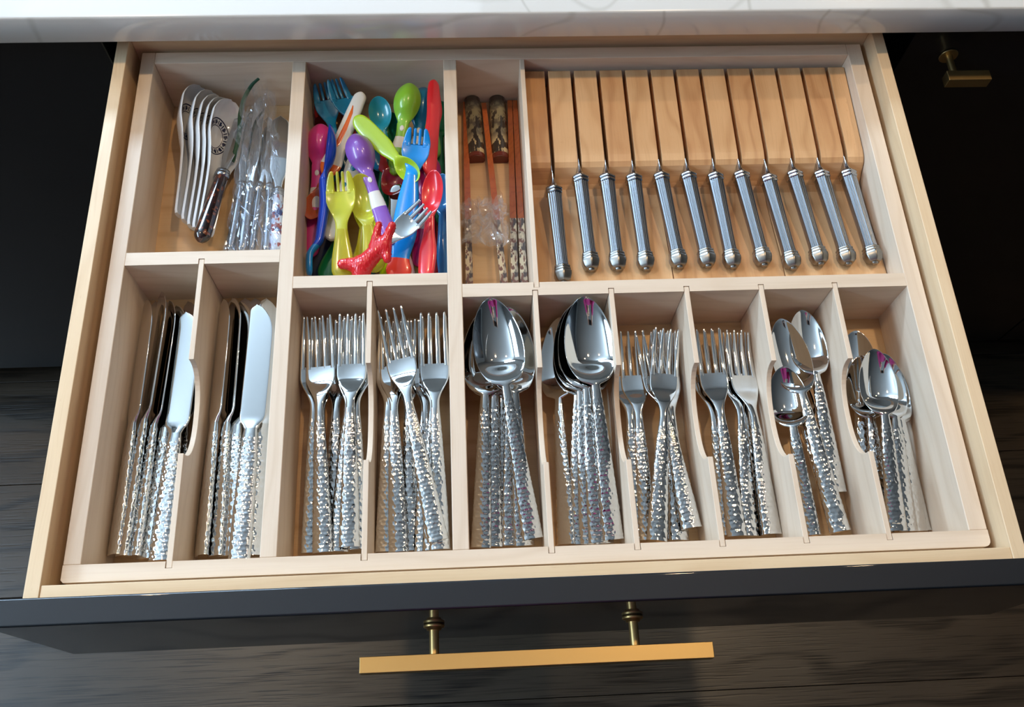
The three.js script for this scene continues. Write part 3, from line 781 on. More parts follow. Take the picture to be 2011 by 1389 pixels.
lay(dinnerForks, 0.208, FK4, 'dinner_fork', { 8: 'dinner fork lying aslant across the other forks beside the tablespoons', 7: 'topmost straight dinner fork against the wide divider beside the tablespoons', all: 'hammered-handle dinner fork beside the tablespoons, # straight handle from the thin divider', low: 'dinner fork lying lowest in the slot beside the tablespoons' }, 'fork', 'dinner forks in the slot beside the tablespoons');
lay(spoons, 0.206, SP5, 'tablespoon', { 6: 'topmost tablespoon in the slot beside the dinner forks', all: 'nested tablespoon in the slot beside the dinner forks, # handle from the wide divider', low: 'tablespoon lying lowest in the slot beside the dinner forks' }, 'spoon', 'tablespoons in the slot beside the dinner forks');
lay(spoons, 0.206, SP6, 'tablespoon', { 6: 'topmost tablespoon in the slot beside the small salad forks', all: 'nested tablespoon in the slot beside the small salad forks, # handle from the other spoons', low: 'tablespoon lying lowest in the slot beside the small salad forks' }, 'spoon', 'tablespoons in the slot beside the salad forks');
lay(saladForks, 0.186, SF7, 'salad_fork', { 5: 'salad fork with its handle swung aside over the others, beside the tablespoons', 6: 'topmost salad fork in the slot beside the tablespoons', all: 'short salad fork in the slot beside the tablespoons, # straight handle from the spoons', low: 'salad fork lying lowest in the slot beside the tablespoons' }, 'fork', 'salad forks in the slot beside the tablespoons');
lay(saladForks, 0.186, SF8, 'salad_fork', { 4: 'salad fork leaning on the divider beside the few loose teaspoons', all: 'short salad fork beside the few loose teaspoons, # handle from the other salad forks', low: 'salad fork lying lowest in the slot beside the loose teaspoons' }, 'fork', 'salad forks in the slot beside the loose teaspoons');
lay(teaspoons, 0.162, TS9, 'teaspoon', { 0: 'teaspoon lying furthest back, bowl against the cross rail, in the half-empty slot', 1: 'teaspoon with mirror bowl overlapping the rearmost one in the half-empty slot', 2: 'teaspoon showing a dull brown reflection in its bowl, half hidden by the scooped divider', 3: 'teaspoon lying lowest under the others in the half-empty slot', all: '#', low: '' }, 'spoon', 'loose teaspoons in the half-empty slot');
lay(teaspoons, 0.162, TS10, 'teaspoon', { 5: 'topmost teaspoon of the nested stack in the end slot by the tray side', 0: 'lone teaspoon lying deeper behind the nested stack in the end slot', all: 'nested teaspoon in the end slot by the tray side, # handle from the divider', low: 'teaspoon lying lowest of the nested stack in the end slot' }, 'spoon', 'nested teaspoons in the end slot');

// ------------------------------------------------------------------ silver-handled knives in the block
function silverKnife() {                                           // local z runs from the pommel (0) to the ferrule (0.09) and on to the blade
  const g = new THREE.Group();
  const hex = (rows, K = 48, flute = 0) => loft(rows.map(([s, r]) => ({ s, w: r, t: 2 * r, h: 0 })), K, true, true, (th, s, q) => {
    const a = ((th + Math.PI / 6) % (Math.PI / 3)) - Math.PI / 6, six = q.w * (1 - Math.cos(Math.PI / 6) / Math.cos(a)) * 0.85;
    return six + (flute ? 0.0006 * (0.5 + 0.5 * Math.cos(th * 18)) ** 2 : 0);
  });
  part(g, 'handle', hex([[0.006, 0.0066], [0.012, 0.0063], [0.03, 0.0064], [0.06, 0.0069], [0.08, 0.0074], [0.086, 0.0074]], 72, 1), M.silver, 'ribbed six-sided silver handle');
  const pom = part(g, 'pommel', merge([hex([[-0.0085, 0.0052], [-0.0065, 0.0074], [-0.002, 0.0088], [0.001, 0.0088], [0.0015, 0.0078]]), hex([[0.0015, 0.0076], [0.002, 0.0082], [0.0038, 0.0082], [0.0042, 0.0074], [0.0048, 0.0074], [0.0052, 0.0079], [0.0066, 0.0079], [0.007, 0.0066]]), hex([[-0.0105, 0.0018], [-0.0098, 0.0028], [-0.0082, 0.0032]], 24)]), M.silverDark, 'dark antiqued pommel cap');
  part(g, 'ferrule', merge([hex([[0.0845, 0.0075], [0.0852, 0.0084], [0.0872, 0.0084], [0.0878, 0.0076]]), hex([[0.0878, 0.0076], [0.0884, 0.0087], [0.0906, 0.0087], [0.0912, 0.0074], [0.0925, 0.007]]), loft([{ s: 0.092, w: 0.0066, t: 0.013, h: 0 }, { s: 0.096, w: 0.0036, t: 0.0115, h: -0.001 }, { s: 0.104, w: 0.0016, t: 0.012, h: -0.0015 }, { s: 0.11, w: 0.0009, t: 0.0125, h: -0.0022 }], 24)]), M.silver);
  const secs = [];
  for (let i = 0; i <= 20; i++) { const u = i / 20, v = smooth(0.8, 1, u); secs.push({ s: lerp(0.0885, 0.205, u), w: lerp(0.0009, 0.0006, u), t: lerp(0.017, 0.0145, smooth(0, 0.3, u)) * Math.sqrt(Math.max(0.01, 1 - v * v)), h: lerp(-0.0068, -0.0045, smooth(0, 0.3, u)), e: 0.5 }); }
  part(g, 'blade', loft(secs, 16, true, true), M.bladeGrey, 'blade standing in its slot');
  return g;
}
const silver = silverKnife();
SILVER.forEach(([H, T], i) => {
  const o = i ? silver.clone() : silver; o.name = numbered('table_knife'); scene.add(o);
  const s = SLOTS[i] * 1000, dx = (T[0] - H[0]) * 1.25;            // every blade stands in its own cut
  place(o, [s - dx, H[1], H[2]], [s, T[1], T[2]], 0);
  o.position.x += ((H[0] + T[0]) / 2 - (s - dx / 2)) * 0.0003;
  tag(o, i ? 'silver-handled table knife in the block, ' + NTH[i] + ' from the chopstick slot' : 'silver-handled table knife drawn furthest out of the block, next to the chopsticks', 'knife', 'silver-handled knives in the block');
});

// ------------------------------------------------------------------ meshes from distance fields (surface nets)
function fieldMesh(fn, lo, hi, cell) {
  const n = [0, 1, 2].map(i => Math.ceil((hi[i] - lo[i]) / cell) + 1), F = new Float32Array(n[0] * n[1] * n[2]);
  const at = (i, j, k) => (k * n[1] + j) * n[0] + i;
  for (let k = 0; k < n[2]; k++) for (let j = 0; j < n[1]; j++) for (let i = 0; i < n[0]; i++) F[at(i, j, k)] = fn(lo[0] + i * cell, lo[1] + j * cell, lo[2] + k * cell);
  const id = new Int32Array(F.length).fill(-1), P = [], I = [];
  const E = []; for (let a = 0; a < 8; a++) for (const b of [1, 2, 4]) if (!(a & b)) E.push([a, a | b]);
  for (let k = 0; k < n[2] - 1; k++) for (let j = 0; j < n[1] - 1; j++) for (let i = 0; i < n[0] - 1; i++) {
    let c = 0, x = 0, y0 = 0, z = 0;
    const v = []; for (let a = 0; a < 8; a++) v.push(F[at(i + (a & 1), j + (a >> 1 & 1), k + (a >> 2))]);
    for (const [a, b] of E) if ((v[a] < 0) !== (v[b] < 0)) { const t = v[a] / (v[a] - v[b]); x += lerp(a & 1, b & 1, t); y0 += lerp(a >> 1 & 1, b >> 1 & 1, t); z += lerp(a >> 2, b >> 2, t); c++; }
    if (c) { id[at(i, j, k)] = P.length / 3; P.push(lo[0] + (i + x / c) * cell, lo[1] + (j + y0 / c) * cell, lo[2] + (k + z / c) * cell); }
  }
  const quad = (a, b, c, d, f) => f ? I.push(a, b, c, a, c, d) : I.push(a, c, b, a, d, c);
  for (let k = 1; k < n[2] - 1; k++) for (let j = 1; j < n[1] - 1; j++) for (let i = 1; i < n[0] - 1; i++) {
    const s = F[at(i, j, k)] < 0;
    if (s !== (F[at(i + 1, j, k)] < 0)) quad(id[at(i, j - 1, k - 1)], id[at(i, j, k - 1)], id[at(i, j, k)], id[at(i, j - 1, k)], s);
    if (s !== (F[at(i, j + 1, k)] < 0)) quad(id[at(i - 1, j, k - 1)], id[at(i - 1, j, k)], id[at(i, j, k)], id[at(i, j, k - 1)], s);
    if (s !== (F[at(i, j, k + 1)] < 0)) quad(id[at(i - 1, j - 1, k)], id[at(i, j - 1, k)], id[at(i, j, k)], id[at(i - 1, j, k)], s);
  }
  const g = new THREE.BufferGeometry();
  g.setAttribute('position', new THREE.Float32BufferAttribute(P, 3)); g.setIndex(I);
  g.setAttribute('uv', new THREE.Float32BufferAttribute(new Float32Array(P.length / 3 * 2), 2));
  g.computeVertexNormals(); return g;
}
const smin = (a, b, k) => { const h = clamp(0.5 + 0.5 * (b - a) / k, 0, 1); return lerp(b, a, h) - k * h * (1 - h); };
function capsule(x, y0, z, a, b, ra, rb) {
  const d = [b[0] - a[0], b[1] - a[1], b[2] - a[2]], p = [x - a[0], y0 - a[1], z - a[2]];
  const t = clamp((p[0] * d[0] + p[1] * d[1] + p[2] * d[2]) / (d[0] ** 2 + d[1] ** 2 + d[2] ** 2), 0, 1);
  return Math.hypot(p[0] - t * d[0], p[1] - t * d[1], p[2] - t * d[2]) - lerp(ra, rb, t);
}

// ------------------------------------------------------------------ children's cutlery
// o: { L, head: {type, len, w, depth, mat}, keys: [fraction of the handle, half width, thickness, height, sideways], bands: [[f0, f1, material, name]], dots: [[fraction, radius, material]] }
function childUtensil(o) {
  const g = new THREE.Group(), hd = o.head || { len: 0 }, s0 = o.L - hd.len;
  const f = curve(o.keys.map(k => [k[0] * s0, k[1], k[2], k[3] || 0, k[4] || 0]));
  for (const [a, b, mat, name, label] of o.bands) {
    const secs = [], n = Math.max(6, Math.round((b - a) * s0 / 0.002)), tip = a === 0, top = b === 1 && !hd.len;
    for (let i = 0; i <= n; i++) {
      let u = i / n; if (tip) u = u ** 1.5; if (top) u = 1 - (1 - u) ** 1.5;
      const s = lerp(a, b, u) * s0, [w, t, h, x] = f(s);
      const r = (tip ? Math.sqrt(Math.max(0.004, 1 - (1 - clamp(s / Math.max(w, 0.001), 0, 1)) ** 2)) : 1) * (top ? Math.sqrt(Math.max(0.004, 1 - (1 - clamp((s0 - s) / Math.max(w, 0.001), 0, 1)) ** 2)) : 1);
      secs.push({ s, w: w * r, t: t * lerp(0.5, 1, r), h, x, e: 0.8 });
    }
    part(g, name, loft(secs, 26, true, true), mat, label);
  }
  if (hd.len) {
    const fx = f(s0)[3], f3 = s => f(s).slice(0, 3);
    let geo = hd.type === 'fork'
      ? forkHead(f3, s0, o.L, { w: hd.w, wt: hd.w * 0.94, slot: o.L - hd.slot, t: 0.0026, tines: 4, gap: hd.gap || 0.0019, inner: 0.0029, point: 0.05, cup: hd.cup || 0.003, prof: [[s0, f(s0)[2]], [lerp(s0, o.L, 0.3), -0.001], [o.L - hd.slot, -0.002], [o.L, 0.004]] })
      : bowlGeo(f3, s0, o.L, { w: hd.w, depth: hd.depth, t: 0.0022, widest: hd.widest || 0.55, rim: 0.001, tip: 0.0005 }, 32);
    if (fx) geo.translate(fx, 0, 0);
    part(g, hd.type === 'fork' ? 'fork_head' : 'bowl', geo, hd.mat, hd.label);
  }
  for (const [fr, r, mat, side] of o.dots || []) {
    const [w, t, h, x] = f(fr * s0);
    part(g, 'dot', new THREE.SphereGeometry(1, 16, 10).scale(r, 0.0006, r * 1.45).translate(x + (side || 0) * w, h + (o.under ? -1 : 1) * t / 2 * Math.sqrt(1 - (side || 0) ** 2), fr * s0), mat);
  }
  return g;
}
const C = {
  teal: plastic(0.005, 0.2, 0.4), tealClear: plastic(0.03, 0.42, 0.55, 0.4), tealDark: plastic(0.0, 0.09, 0.14), blue: plastic(0.0, 0.26, 0.72), royal: plastic(0.0, 0.055, 0.55), skyClear: plastic(0.04, 0.25, 0.55, 0.35), navy: plastic(0.004, 0.014, 0.045),
  lime: plastic(0.42, 0.62, 0.02), green: plastic(0.24, 0.52, 0.035), greenDeep: plastic(0.005, 0.17, 0.045), greenClear: plastic(0.02, 0.25, 0.08, 0.3), purple: plastic(0.25, 0.1, 0.46), pink: plastic(0.66, 0.035, 0.24), magenta: plastic(0.48, 0.012, 0.15), red: plastic(0.66, 0.014, 0.022), redDeep: plastic(0.3, 0.008, 0.01), coral: plastic(0.78, 0.05, 0.025), orange: plastic(0.78, 0.14, 0.012), orangeDeep: plastic(0.5, 0.09, 0.02), yellow: plastic(0.86, 0.86, 0.1, 0.6), yellowDeep: plastic(0.8, 0.76, 0.06, 0.5), white: plastic(0.74, 0.71, 0.64), olive: plastic(0.32, 0.22, 0.02, 0.3), palePink: plastic(0.75, 0.5, 0.5) };
{
  const grip = 0.0062, G = 'children cutlery heaped in the tray compartment';
  const slim = [[0, 0.0055, 0.007], [0.35, 0.0072, 0.008], [0.75, 0.0052, 0.0062, 0.002], [1, 0.0042, 0.005, 0.002]];
  const wide = [[0, 0.0085, 0.005], [0.3, 0.0095, 0.005], [0.7, 0.0062, 0.0046, 0.002], [1, 0.0048, 0.0042, 0.003]];
  const spoonHead = (mat, len = 0.045, w = 0.0165, depth = 0.009) => ({ type: 'spoon', len, w, depth, mat });
  const forkH = (mat, len = 0.05, w = 0.0145, slot = 0.02) => ({ type: 'fork', len, w, slot, mat });
  const simple = (mat, head, keys = slim) => ({ head, keys, bands: [[0, 1, mat, 'handle']] });
  const dotted = (mat, k = 1) => ({ under: true, keys: [[0, 0.006, 0.0075, 0], [0.3, 0.0078, 0.009, 0], [0.55, 0.0072, 0.0085, 0.001], [0.8, 0.0055, 0.0072, 0.001], [1, 0.0062, 0.0065, 0.001]], head: spoonHead(mat, 0.044, 0.0134, 0.0095), bands: [[0, 0.52, mat, 'grip'], [0.52, 0.74, C.white, 'band', 'white band'], [0.74, 1, mat, 'neck']], dots: [[0.9, 0.0021, C.white]] });
  const spec = [
    [{ ...simple(C.teal, forkH(C.teal, 0.05, 0.0122, 0.017)) }, 'fork', 'teal plastic toddler fork by the back wall, prongs furthest into the corner'],
    [{ ...simple(C.teal, forkH(C.teal, 0.05, 0.0122, 0.02)) }, 'fork', 'teal plastic toddler fork lying aslant under the lime green spoon'],
    [{ keys: [[0, 0.0062, 0.006], [0.3, 0.0075, 0.006], [0.62, 0.0078, 0.0055], [0.85, 0.0105, 0.005], [1, 0.006, 0.005]], bands: [[0, 0.86, C.white, 'handle'], [0.86, 1, C.orange, 'end_cap']], dots: [], inlay: C.orange }, 'knife', 'white toddler knife handle with an orange inlay'],
    [{ ...simple(C.tealClear, spoonHead(C.tealClear, 0.036, 0.0112, 0.006)) }, 'spoon', 'see-through turquoise toddler spoon between the white handle and the green spoon'],
    [{ head: spoonHead(C.lime, 0.034, 0.0098, 0.007), keys: [[0, 0.0065, 0.0042], [0.3, 0.0088, 0.0042], [0.7, 0.0086, 0.0042], [0.92, 0.006, 0.0045], [1, 0.005, 0.0045]], bands: [[0, 1, C.lime, 'handle']] }, 'spoon', 'lime green flat-handled toddler spoon lying aslant on top of the heap'],
    [dotted(C.purple), 'spoon', 'purple toddler spoon lying face down with a white band and dot'],
    [dotted(C.green), 'spoon', 'apple green toddler spoon lying face down by the back wall'],
    [dotted(C.teal), 'spoon', 'blue dotted toddler spoon half hidden behind the apple green spoon'],
    [{ head: forkH(C.blue, 0.048, 0.0132, 0.015), keys: [[0, 0.0125, 0.006], [0.12, 0.0118, 0.0065], [0.21, 0.0085, 0.0062], [0.215, 0.0085, 0.0062], [0.45, 0.0118, 0.0075], [0.75, 0.0102, 0.0075, 0.001], [1, 0.0062, 0.006, 0.003]], bands: [[0, 0.21, C.coral, 'end_cap', 'coral red handle end'], [0.21, 1, C.blue, 'handle']] }, 'fork', 'bright blue toddler fork with a coral red handle end'],
    [{ keys: [[0, 0.005, 0.006], [0.12, 0.0068, 0.007], [0.3, 0.0084, 0.007, 0, 0.001], [0.45, 0.0074, 0.007, 0, -0.001], [0.7, 0.0084, 0.007, 0, -0.004], [0.9, 0.0078, 0.006, 0, -0.005], [1, 0.004, 0.005, 0, -0.003]], bands: [[0, 1, C.red, 'handle']] }, 'knife', 'red wavy toddler knife along the wide divider'],
    [{ ...simple(C.red, spoonHead(C.red, 0.048, 0.0105, 0.0065), [[0, 0.0072, 0.006], [0.4, 0.0085, 0.007], [0.8, 0.0052, 0.0055, 0.001], [1, 0.0045, 0.005, 0.002]]) }, 'spoon', 'glossy red toddler spoon lying face up along the wide divider'],
    [{ ...simple(C.skyClear, spoonHead(C.skyClear, 0.045, 0.0095, 0.005)) }, 'spoon', 'see-through blue toddler spoon squeezed between the red spoon and the divider'],
    [{ ...simple(C.yellowDeep, forkH(C.yellow, 0.056, 0.0136, 0.018), [[0, 0.0105, 0.006], [0.35, 0.01, 0.006], [0.8, 0.0068, 0.005, 0.001], [1, 0.0055, 0.0045, 0.002]]) }, 'fork', 'see-through yellow toddler fork on top of the heap'],
    [{ ...simple(C.yellowDeep, spoonHead(C.yellow, 0.052, 0.0138, 0.0075), [[0, 0.0105, 0.006], [0.35, 0.01, 0.006], [0.8, 0.0066, 0.005, 0.001], [1, 0.0055, 0.0045, 0.002]]) }, 'spoon', 'see-through yellow toddler spoon lying beside the yellow fork'],
    [{ ...simple(C.yellowDeep, spoonHead(C.yellow, 0.052, 0.0132, 0.0075), wide) }, 'spoon', 'see-through yellow toddler spoon lying beneath the other yellow spoon'],
    [{ head: spoonHead(C.royal, 0.06, 0.0095, 0.008), keys: [[0, 0.006, 0.006, 0.003], [0.2, 0.0066, 0.0065, 0.005], [0.38, 0.008, 0.0085, -0.002], [0.7, 0.0082, 0.0095, -0.003], [1, 0.006, 0.0075, 0.001]], bands: [[0, 0.3, C.blue, 'handle_end'], [0.3, 1, C.royal, 'handle']] }, 'spoon', 'long royal blue toddler spoon standing on edge near the divider'],
    [dotted(C.pink), 'spoon', 'pink toddler spoon lying face down behind the royal blue one'],
    [{ ...simple(C.orangeDeep, spoonHead(C.orangeDeep, 0.04, 0.01, 0.007)) }, 'spoon', 'orange toddler spoon hanging down beside the royal blue spoon'],
    [{ ...simple(C.teal, spoonHead(C.teal, 0.038, 0.012, 0.008)) }, 'spoon', 'teal toddler spoon buried under the white and orange handle'],
    [{ keys: [[0, 0.009, 0.008], [0.3, 0.0098, 0.0085], [0.7, 0.008, 0.008], [1, 0.0095, 0.008]], bands: [[0, 1, C.white, 'handle']], dots: [[0.3, 0.0028, C.teal], [0.62, 0.0022, C.teal, 0.3], [0.84, 0.0028, C.teal, -0.1]] }, 'fork', 'white toddler fork handle with blue dots under the yellow fork'],
    null,
    [dotted(C.magenta), 'spoon', 'magenta dotted toddler spoon tucked between the blue fork and the red spoon'],
    [{ ...simple(C.greenClear, spoonHead(C.greenClear, 0.05, 0.016, 0.009)) }, 'spoon', 'dark green see-through toddler spoon deep under the apple green spoon'],
    [{ ...simple(C.redDeep, spoonHead(C.redDeep, 0.032, 0.0155, 0.008), wide) }, 'spoon', 'deep red toddler spoon under the lime green one'],
    [{ ...simple(M.steel, null, [[0, 0.0042, 0.0022], [0.5, 0.0055, 0.0022], [0.8, 0.0085, 0.002], [1, 0.0088, 0.002]]) }, 'fork', 'small steel fork half buried beside the purple spoon'],
    [{ keys: [[0, 0.0068, 0.008], [0.4, 0.0075, 0.008], [1, 0.006, 0.007]], bands: [[0, 1, C.white, 'handle']], dots: [[0.55, 0.0034, C.green]] }, 'spoon', 'white toddler spoon handle with a green spot'],
    [simple(C.greenDeep, null, wide), 'spoon', 'deep green toddler spoon handle against the cross rail'],
    [simple(C.navy, null, wide), 'spoon', 'navy toddler spoon handle low against the cross rail'],
    [simple(C.green, null, slim), 'spoon', 'slim green toddler spoon handle behind the red wavy knife'],
    [simple(C.olive, null, wide), 'spoon', 'olive see-through toddler spoon handle by the cross rail'],
    [simple(C.palePink, null, slim), 'spoon', 'pale pink toddler spoon handle by the cross rail'],
    [simple(C.lime, null, slim), 'spoon', 'short lime green handle end under the red creature'],
    [simple(C.redDeep, spoonHead(C.redDeep, 0.036, 0.015, 0.007)), 'spoon', 'dark red toddler spoon deep under the teal forks'],
    [simple(C.coral, null, wide), 'spoon', 'coral red handle lying at the bottom of the heap'],
    [simple(C.greenDeep, spoonHead(C.greenDeep, 0.045, 0.016, 0.007)), 'spoon', 'deep green toddler spoon at the bottom along the wide divider'],
    [simple(C.orangeDeep, spoonHead(C.redDeep, 0.045, 0.014, 0.007)), 'spoon', 'rust coloured toddler spoon at the bottom along the column divider'],
    [simple(C.tealDark, spoonHead(C.tealDark, 0.045, 0.016, 0.007), wide), 'spoon', 'dark teal toddler spoon at the bottom of the heap'],
    [simple(C.redDeep, null, wide), 'spoon', 'maroon toddler handle at the bottom in the corner'],
  ];
  spec.forEach((q, i) => {
    if (!q) return;
    const [o, kind, label] = q, [H, T, roll] = KIDS[i];
    const u = childUtensil({ ...o, head: o.head || undefined, L: Math.hypot(H[0] - T[0], H[1] - T[1], H[2] - T[2]) / 1000 });
    if (o.inlay) part(u, 'inlay', loft([[0.018, 0.001, 0], [0.026, 0.0038, 0.0015], [0.045, 0.0046, 0.0018], [0.062, 0.004, 0.001], [0.068, 0.001, 0]].map(([s, w, x]) => ({ s, w, x: x - 0.0022, t: 0.0066, h: 0 })), 20), o.inlay, 'orange inlay');
    u.name = numbered('toddler_' + kind); scene.add(u); place(u, H, T, roll);
    tag(u, label, kind, G);
  });
  // steel fork whose handle is a red moulded creature
  const [H, T, roll] = KIDS[20], L = Math.hypot(H[0] - T[0], H[1] - T[1], H[2] - T[2]) / 1000, g = new THREE.Group();
  const keys = [[0, 0.003, 0.0025], [1, 0.0036, 0.0022, 0.001]], s0 = L - 0.042;
  const ff = curve([[0, 0.0036, 0.0025, 0], [L, 0.004, 0.0022, 0.0005]]);
  part(g, 'fork_head', forkHead(ff, L * 0.42, L, { w: 0.0108, wt: 0.0094, slot: L - 0.017, t: 0.0016, tines: 4, gap: 0.0018, point: 0.25, cup: 0.002, prof: [[L * 0.42, 0], [L * 0.6, 0.001], [L - 0.02, -0.001], [L, 0.002]] }), M.steel, 'steel fork head');
  const body = fieldMesh((x, y0, z) => {
    let d = capsule(x, y0, z, [0, 0, 0.012], [0.001, 0.001, 0.04], 0.0095, 0.006);
    d = smin(d, capsule(x, y0, z, [0, 0.001, 0.04], [0.008, 0.003, 0.058], 0.005, 0.0036), 0.004);
    d = smin(d, capsule(x, y0, z, [0, 0.001, 0.042], [-0.012, 0.002, 0.034], 0.005, 0.0038), 0.004);
    d = smin(d, capsule(x, y0, z, [0.006, 0.002, 0.034], [0.017, 0.004, 0.05], 0.0046, 0.003), 0.003);
    d = smin(d, capsule(x, y0, z, [0.004, 0, 0.012], [0.013, 0.003, 0.002], 0.0065, 0.0048), 0.004);
    d = smin(d, capsule(x, y0, z, [-0.004, 0, 0.01], [-0.011, 0.002, -0.004], 0.0065, 0.005), 0.004);
    return d + 0.0008 * Math.sin(x * 2600) * Math.sin(z * 2100 + x * 900) * Math.sin(y0 * 2300 + 1);
  }, [-0.024, -0.014, -0.014], [0.026, 0.016, 0.07], 0.0009);
  part(g, 'handle', body, C.red, 'red moulded creature with stubby arms and wrinkled skin');
  g.name = numbered('toddler_fork'); scene.add(g); place(g, H, T, roll);
  tag(g, 'steel toddler fork with a red moulded creature as its handle', 'fork', G);
}

// ------------------------------------------------------------------ porcelain soup spoons
{
  const L = 0.145;
  const f = curve([[0, 0.0085, 0.0046, 0.002, 0.003], [0.004, 0.0096, 0.0046, 0.001, 0.0042], [0.04, 0.0102, 0.0046, 0, 0.0065], [0.065, 0.0122, 0.0045, -0.001, 0.0092], [0.084, 0.0178, 0.0044, -0.0052, 0.0168], [0.105, 0.0228, 0.0042, -0.009, 0.0215], [0.122, 0.022, 0.0042, -0.0075, 0.0198], [0.134, 0.0172, 0.0042, -0.003, 0.0145], [0.141, 0.011, 0.0042, 0.0035, 0.0072], [L, 0.003, 0.0036, 0.0085, 0.002]]);
  const secs = []; for (let i = 0; i <= 60; i++) { const u = 1 - (1 - i / 60) ** 1.4, s = L * u, [w, t, h, c] = f(s); secs.push({ s, w, t, h, c, e: 0.3 }); }
  const bowl = loft(secs, 52, true, true);
  const top = (x, s, lift) => { const [w, t, h, c] = f(s), q = clamp(x / w, -1, 1); return h + c * q * q + t / 2 * (1 - q * q) ** 0.15 + lift; };
  const band = (a0, a1, n = 72, gaps = null) => {                       // a flat painted band round an oval on the bowl's inside
    const P = [], I = [];
    for (let i = 0; i <= n; i++) {
      const t = 2 * Math.PI * i / n;
      for (const a of [a0, a1]) { const x = 0.0125 * a * Math.cos(t), s = 0.109 + 0.0195 * a * Math.sin(t); P.push(x, top(x, s, 0.00025), s); }
      if (i < n && !(gaps && gaps(i))) { const k = 2 * i; I.push(k, k + 1, k + 2, k + 1, k + 3, k + 2); }
    }
    const g = new THREE.BufferGeometry(); g.setAttribute('position', new THREE.Float32BufferAttribute(P, 3)); g.setAttribute('uv', new THREE.Float32BufferAttribute(new Float32Array(P.length / 3 * 2), 2)); g.setIndex(I); g.computeVertexNormals(); return g;
  };
  const ink = std({ color: col(0.012, 0.016, 0.06), roughness: 0.25, side: THREE.DoubleSide });
  const print = merge([band(0.97, 1.03), band(0.62, 0.66), band(0.7, 0.93, 72, i => [1, 4, 5].includes(i % 6)), band(0.76, 0.86, 72, i => i % 6 !== 4)]);
  SOUP.forEach(([H, T, roll], i) => {
    const g = new THREE.Group(); g.name = numbered('soup_spoon'); scene.add(g);
    const b = part(g, 'spoon_body', bowl, M.porcelain); part(b, 'painted_band', print, ink, 'dark blue painted floral band');
    place(g, H, T, roll);
    tag(g, i === 4 ? 'white porcelain soup spoon whose open bowl shows a full blue floral band' : i === 0 ? 'white porcelain soup spoon at the back of the stack, leaning on the tray side' : 'white porcelain soup spoon nested on its side, ' + NTH[i] + ' of the stack from the tray side', 'spoon', 'porcelain soup spoons nested on their sides');
  });
}
// ------------------------------------------------------------------ spreaders, wrapped knives, ribbon
function printTexture(seed, colours, w = 128, h = 256) {               // blotchy painted print
  return texture(w, h, (u, v) => {
    const a = fbm(u, v, 3, 6, seed, 4), b = fbm(u, v, 6, 12, seed + 31, 3), c = fbm(u, v, 12, 26, seed + 61, 2);
    let k = mix3(colours[0], colours[1], smooth(0.42, 0.6, a)); k = mix3(k, colours[2], smooth(0.55, 0.64, b)); return mix3(k, colours[3], smooth(0.6, 0.68, c) * 0.9);
  });
}
function spreader(L, handleMat, hl, hw, bladeW, labels) {
  const g = new THREE.Group();
  const hk = curve([[0, hw * 0.75, hw * 1.5], [hl * 0.12, hw * 1.05, hw * 1.9], [hl * 0.5, hw * 0.95, hw * 1.75], [hl, hw * 0.75, hw * 1.4]]);
  const secs = []; for (let i = 0; i <= 30; i++) { const s = hl * (i / 30) ** 1.3, [w, t] = hk(s), r = Math.sqrt(Math.max(0.004, 1 - (1 - clamp(s / hw, 0, 1)) ** 2)); secs.push({ s, w: w * r, t: t * r, h: 0 }); }
  part(g, 'handle', loft(secs, 28), handleMat, labels[0]);
  part(g, 'ferrule', loft([[hl - 0.001, hw * 0.8], [hl, hw * 0.98], [hl + 0.003, hw * 0.98], [hl + 0.0035, hw * 0.82], [hl + 0.0042, hw * 0.92], [hl + 0.0068, hw * 0.88], [hl + 0.009, hw * 0.5]].map(([s, r]) => ({ s, w: r, t: 1.7 * r, h: 0 })), 28), M.silver, 'silver collar');
  const b = []; for (let i = 0; i <= 26; i++) { const u = 1 - (1 - i / 26) ** 1.4, s = lerp(hl + 0.006, L, u); b.push({ s, w: Math.max(0.0004, lerp(0.0035, bladeW, smooth(0.05, 0.3, u)) * Math.sqrt(Math.max(0.002, 1 - smooth(0.86, 1, u) ** 2))), t: 0.0016, h: 0, e: 0.35 }); }
  part(g, 'blade', loft(b, 24), M.steel, labels[1]);
  return g;
}
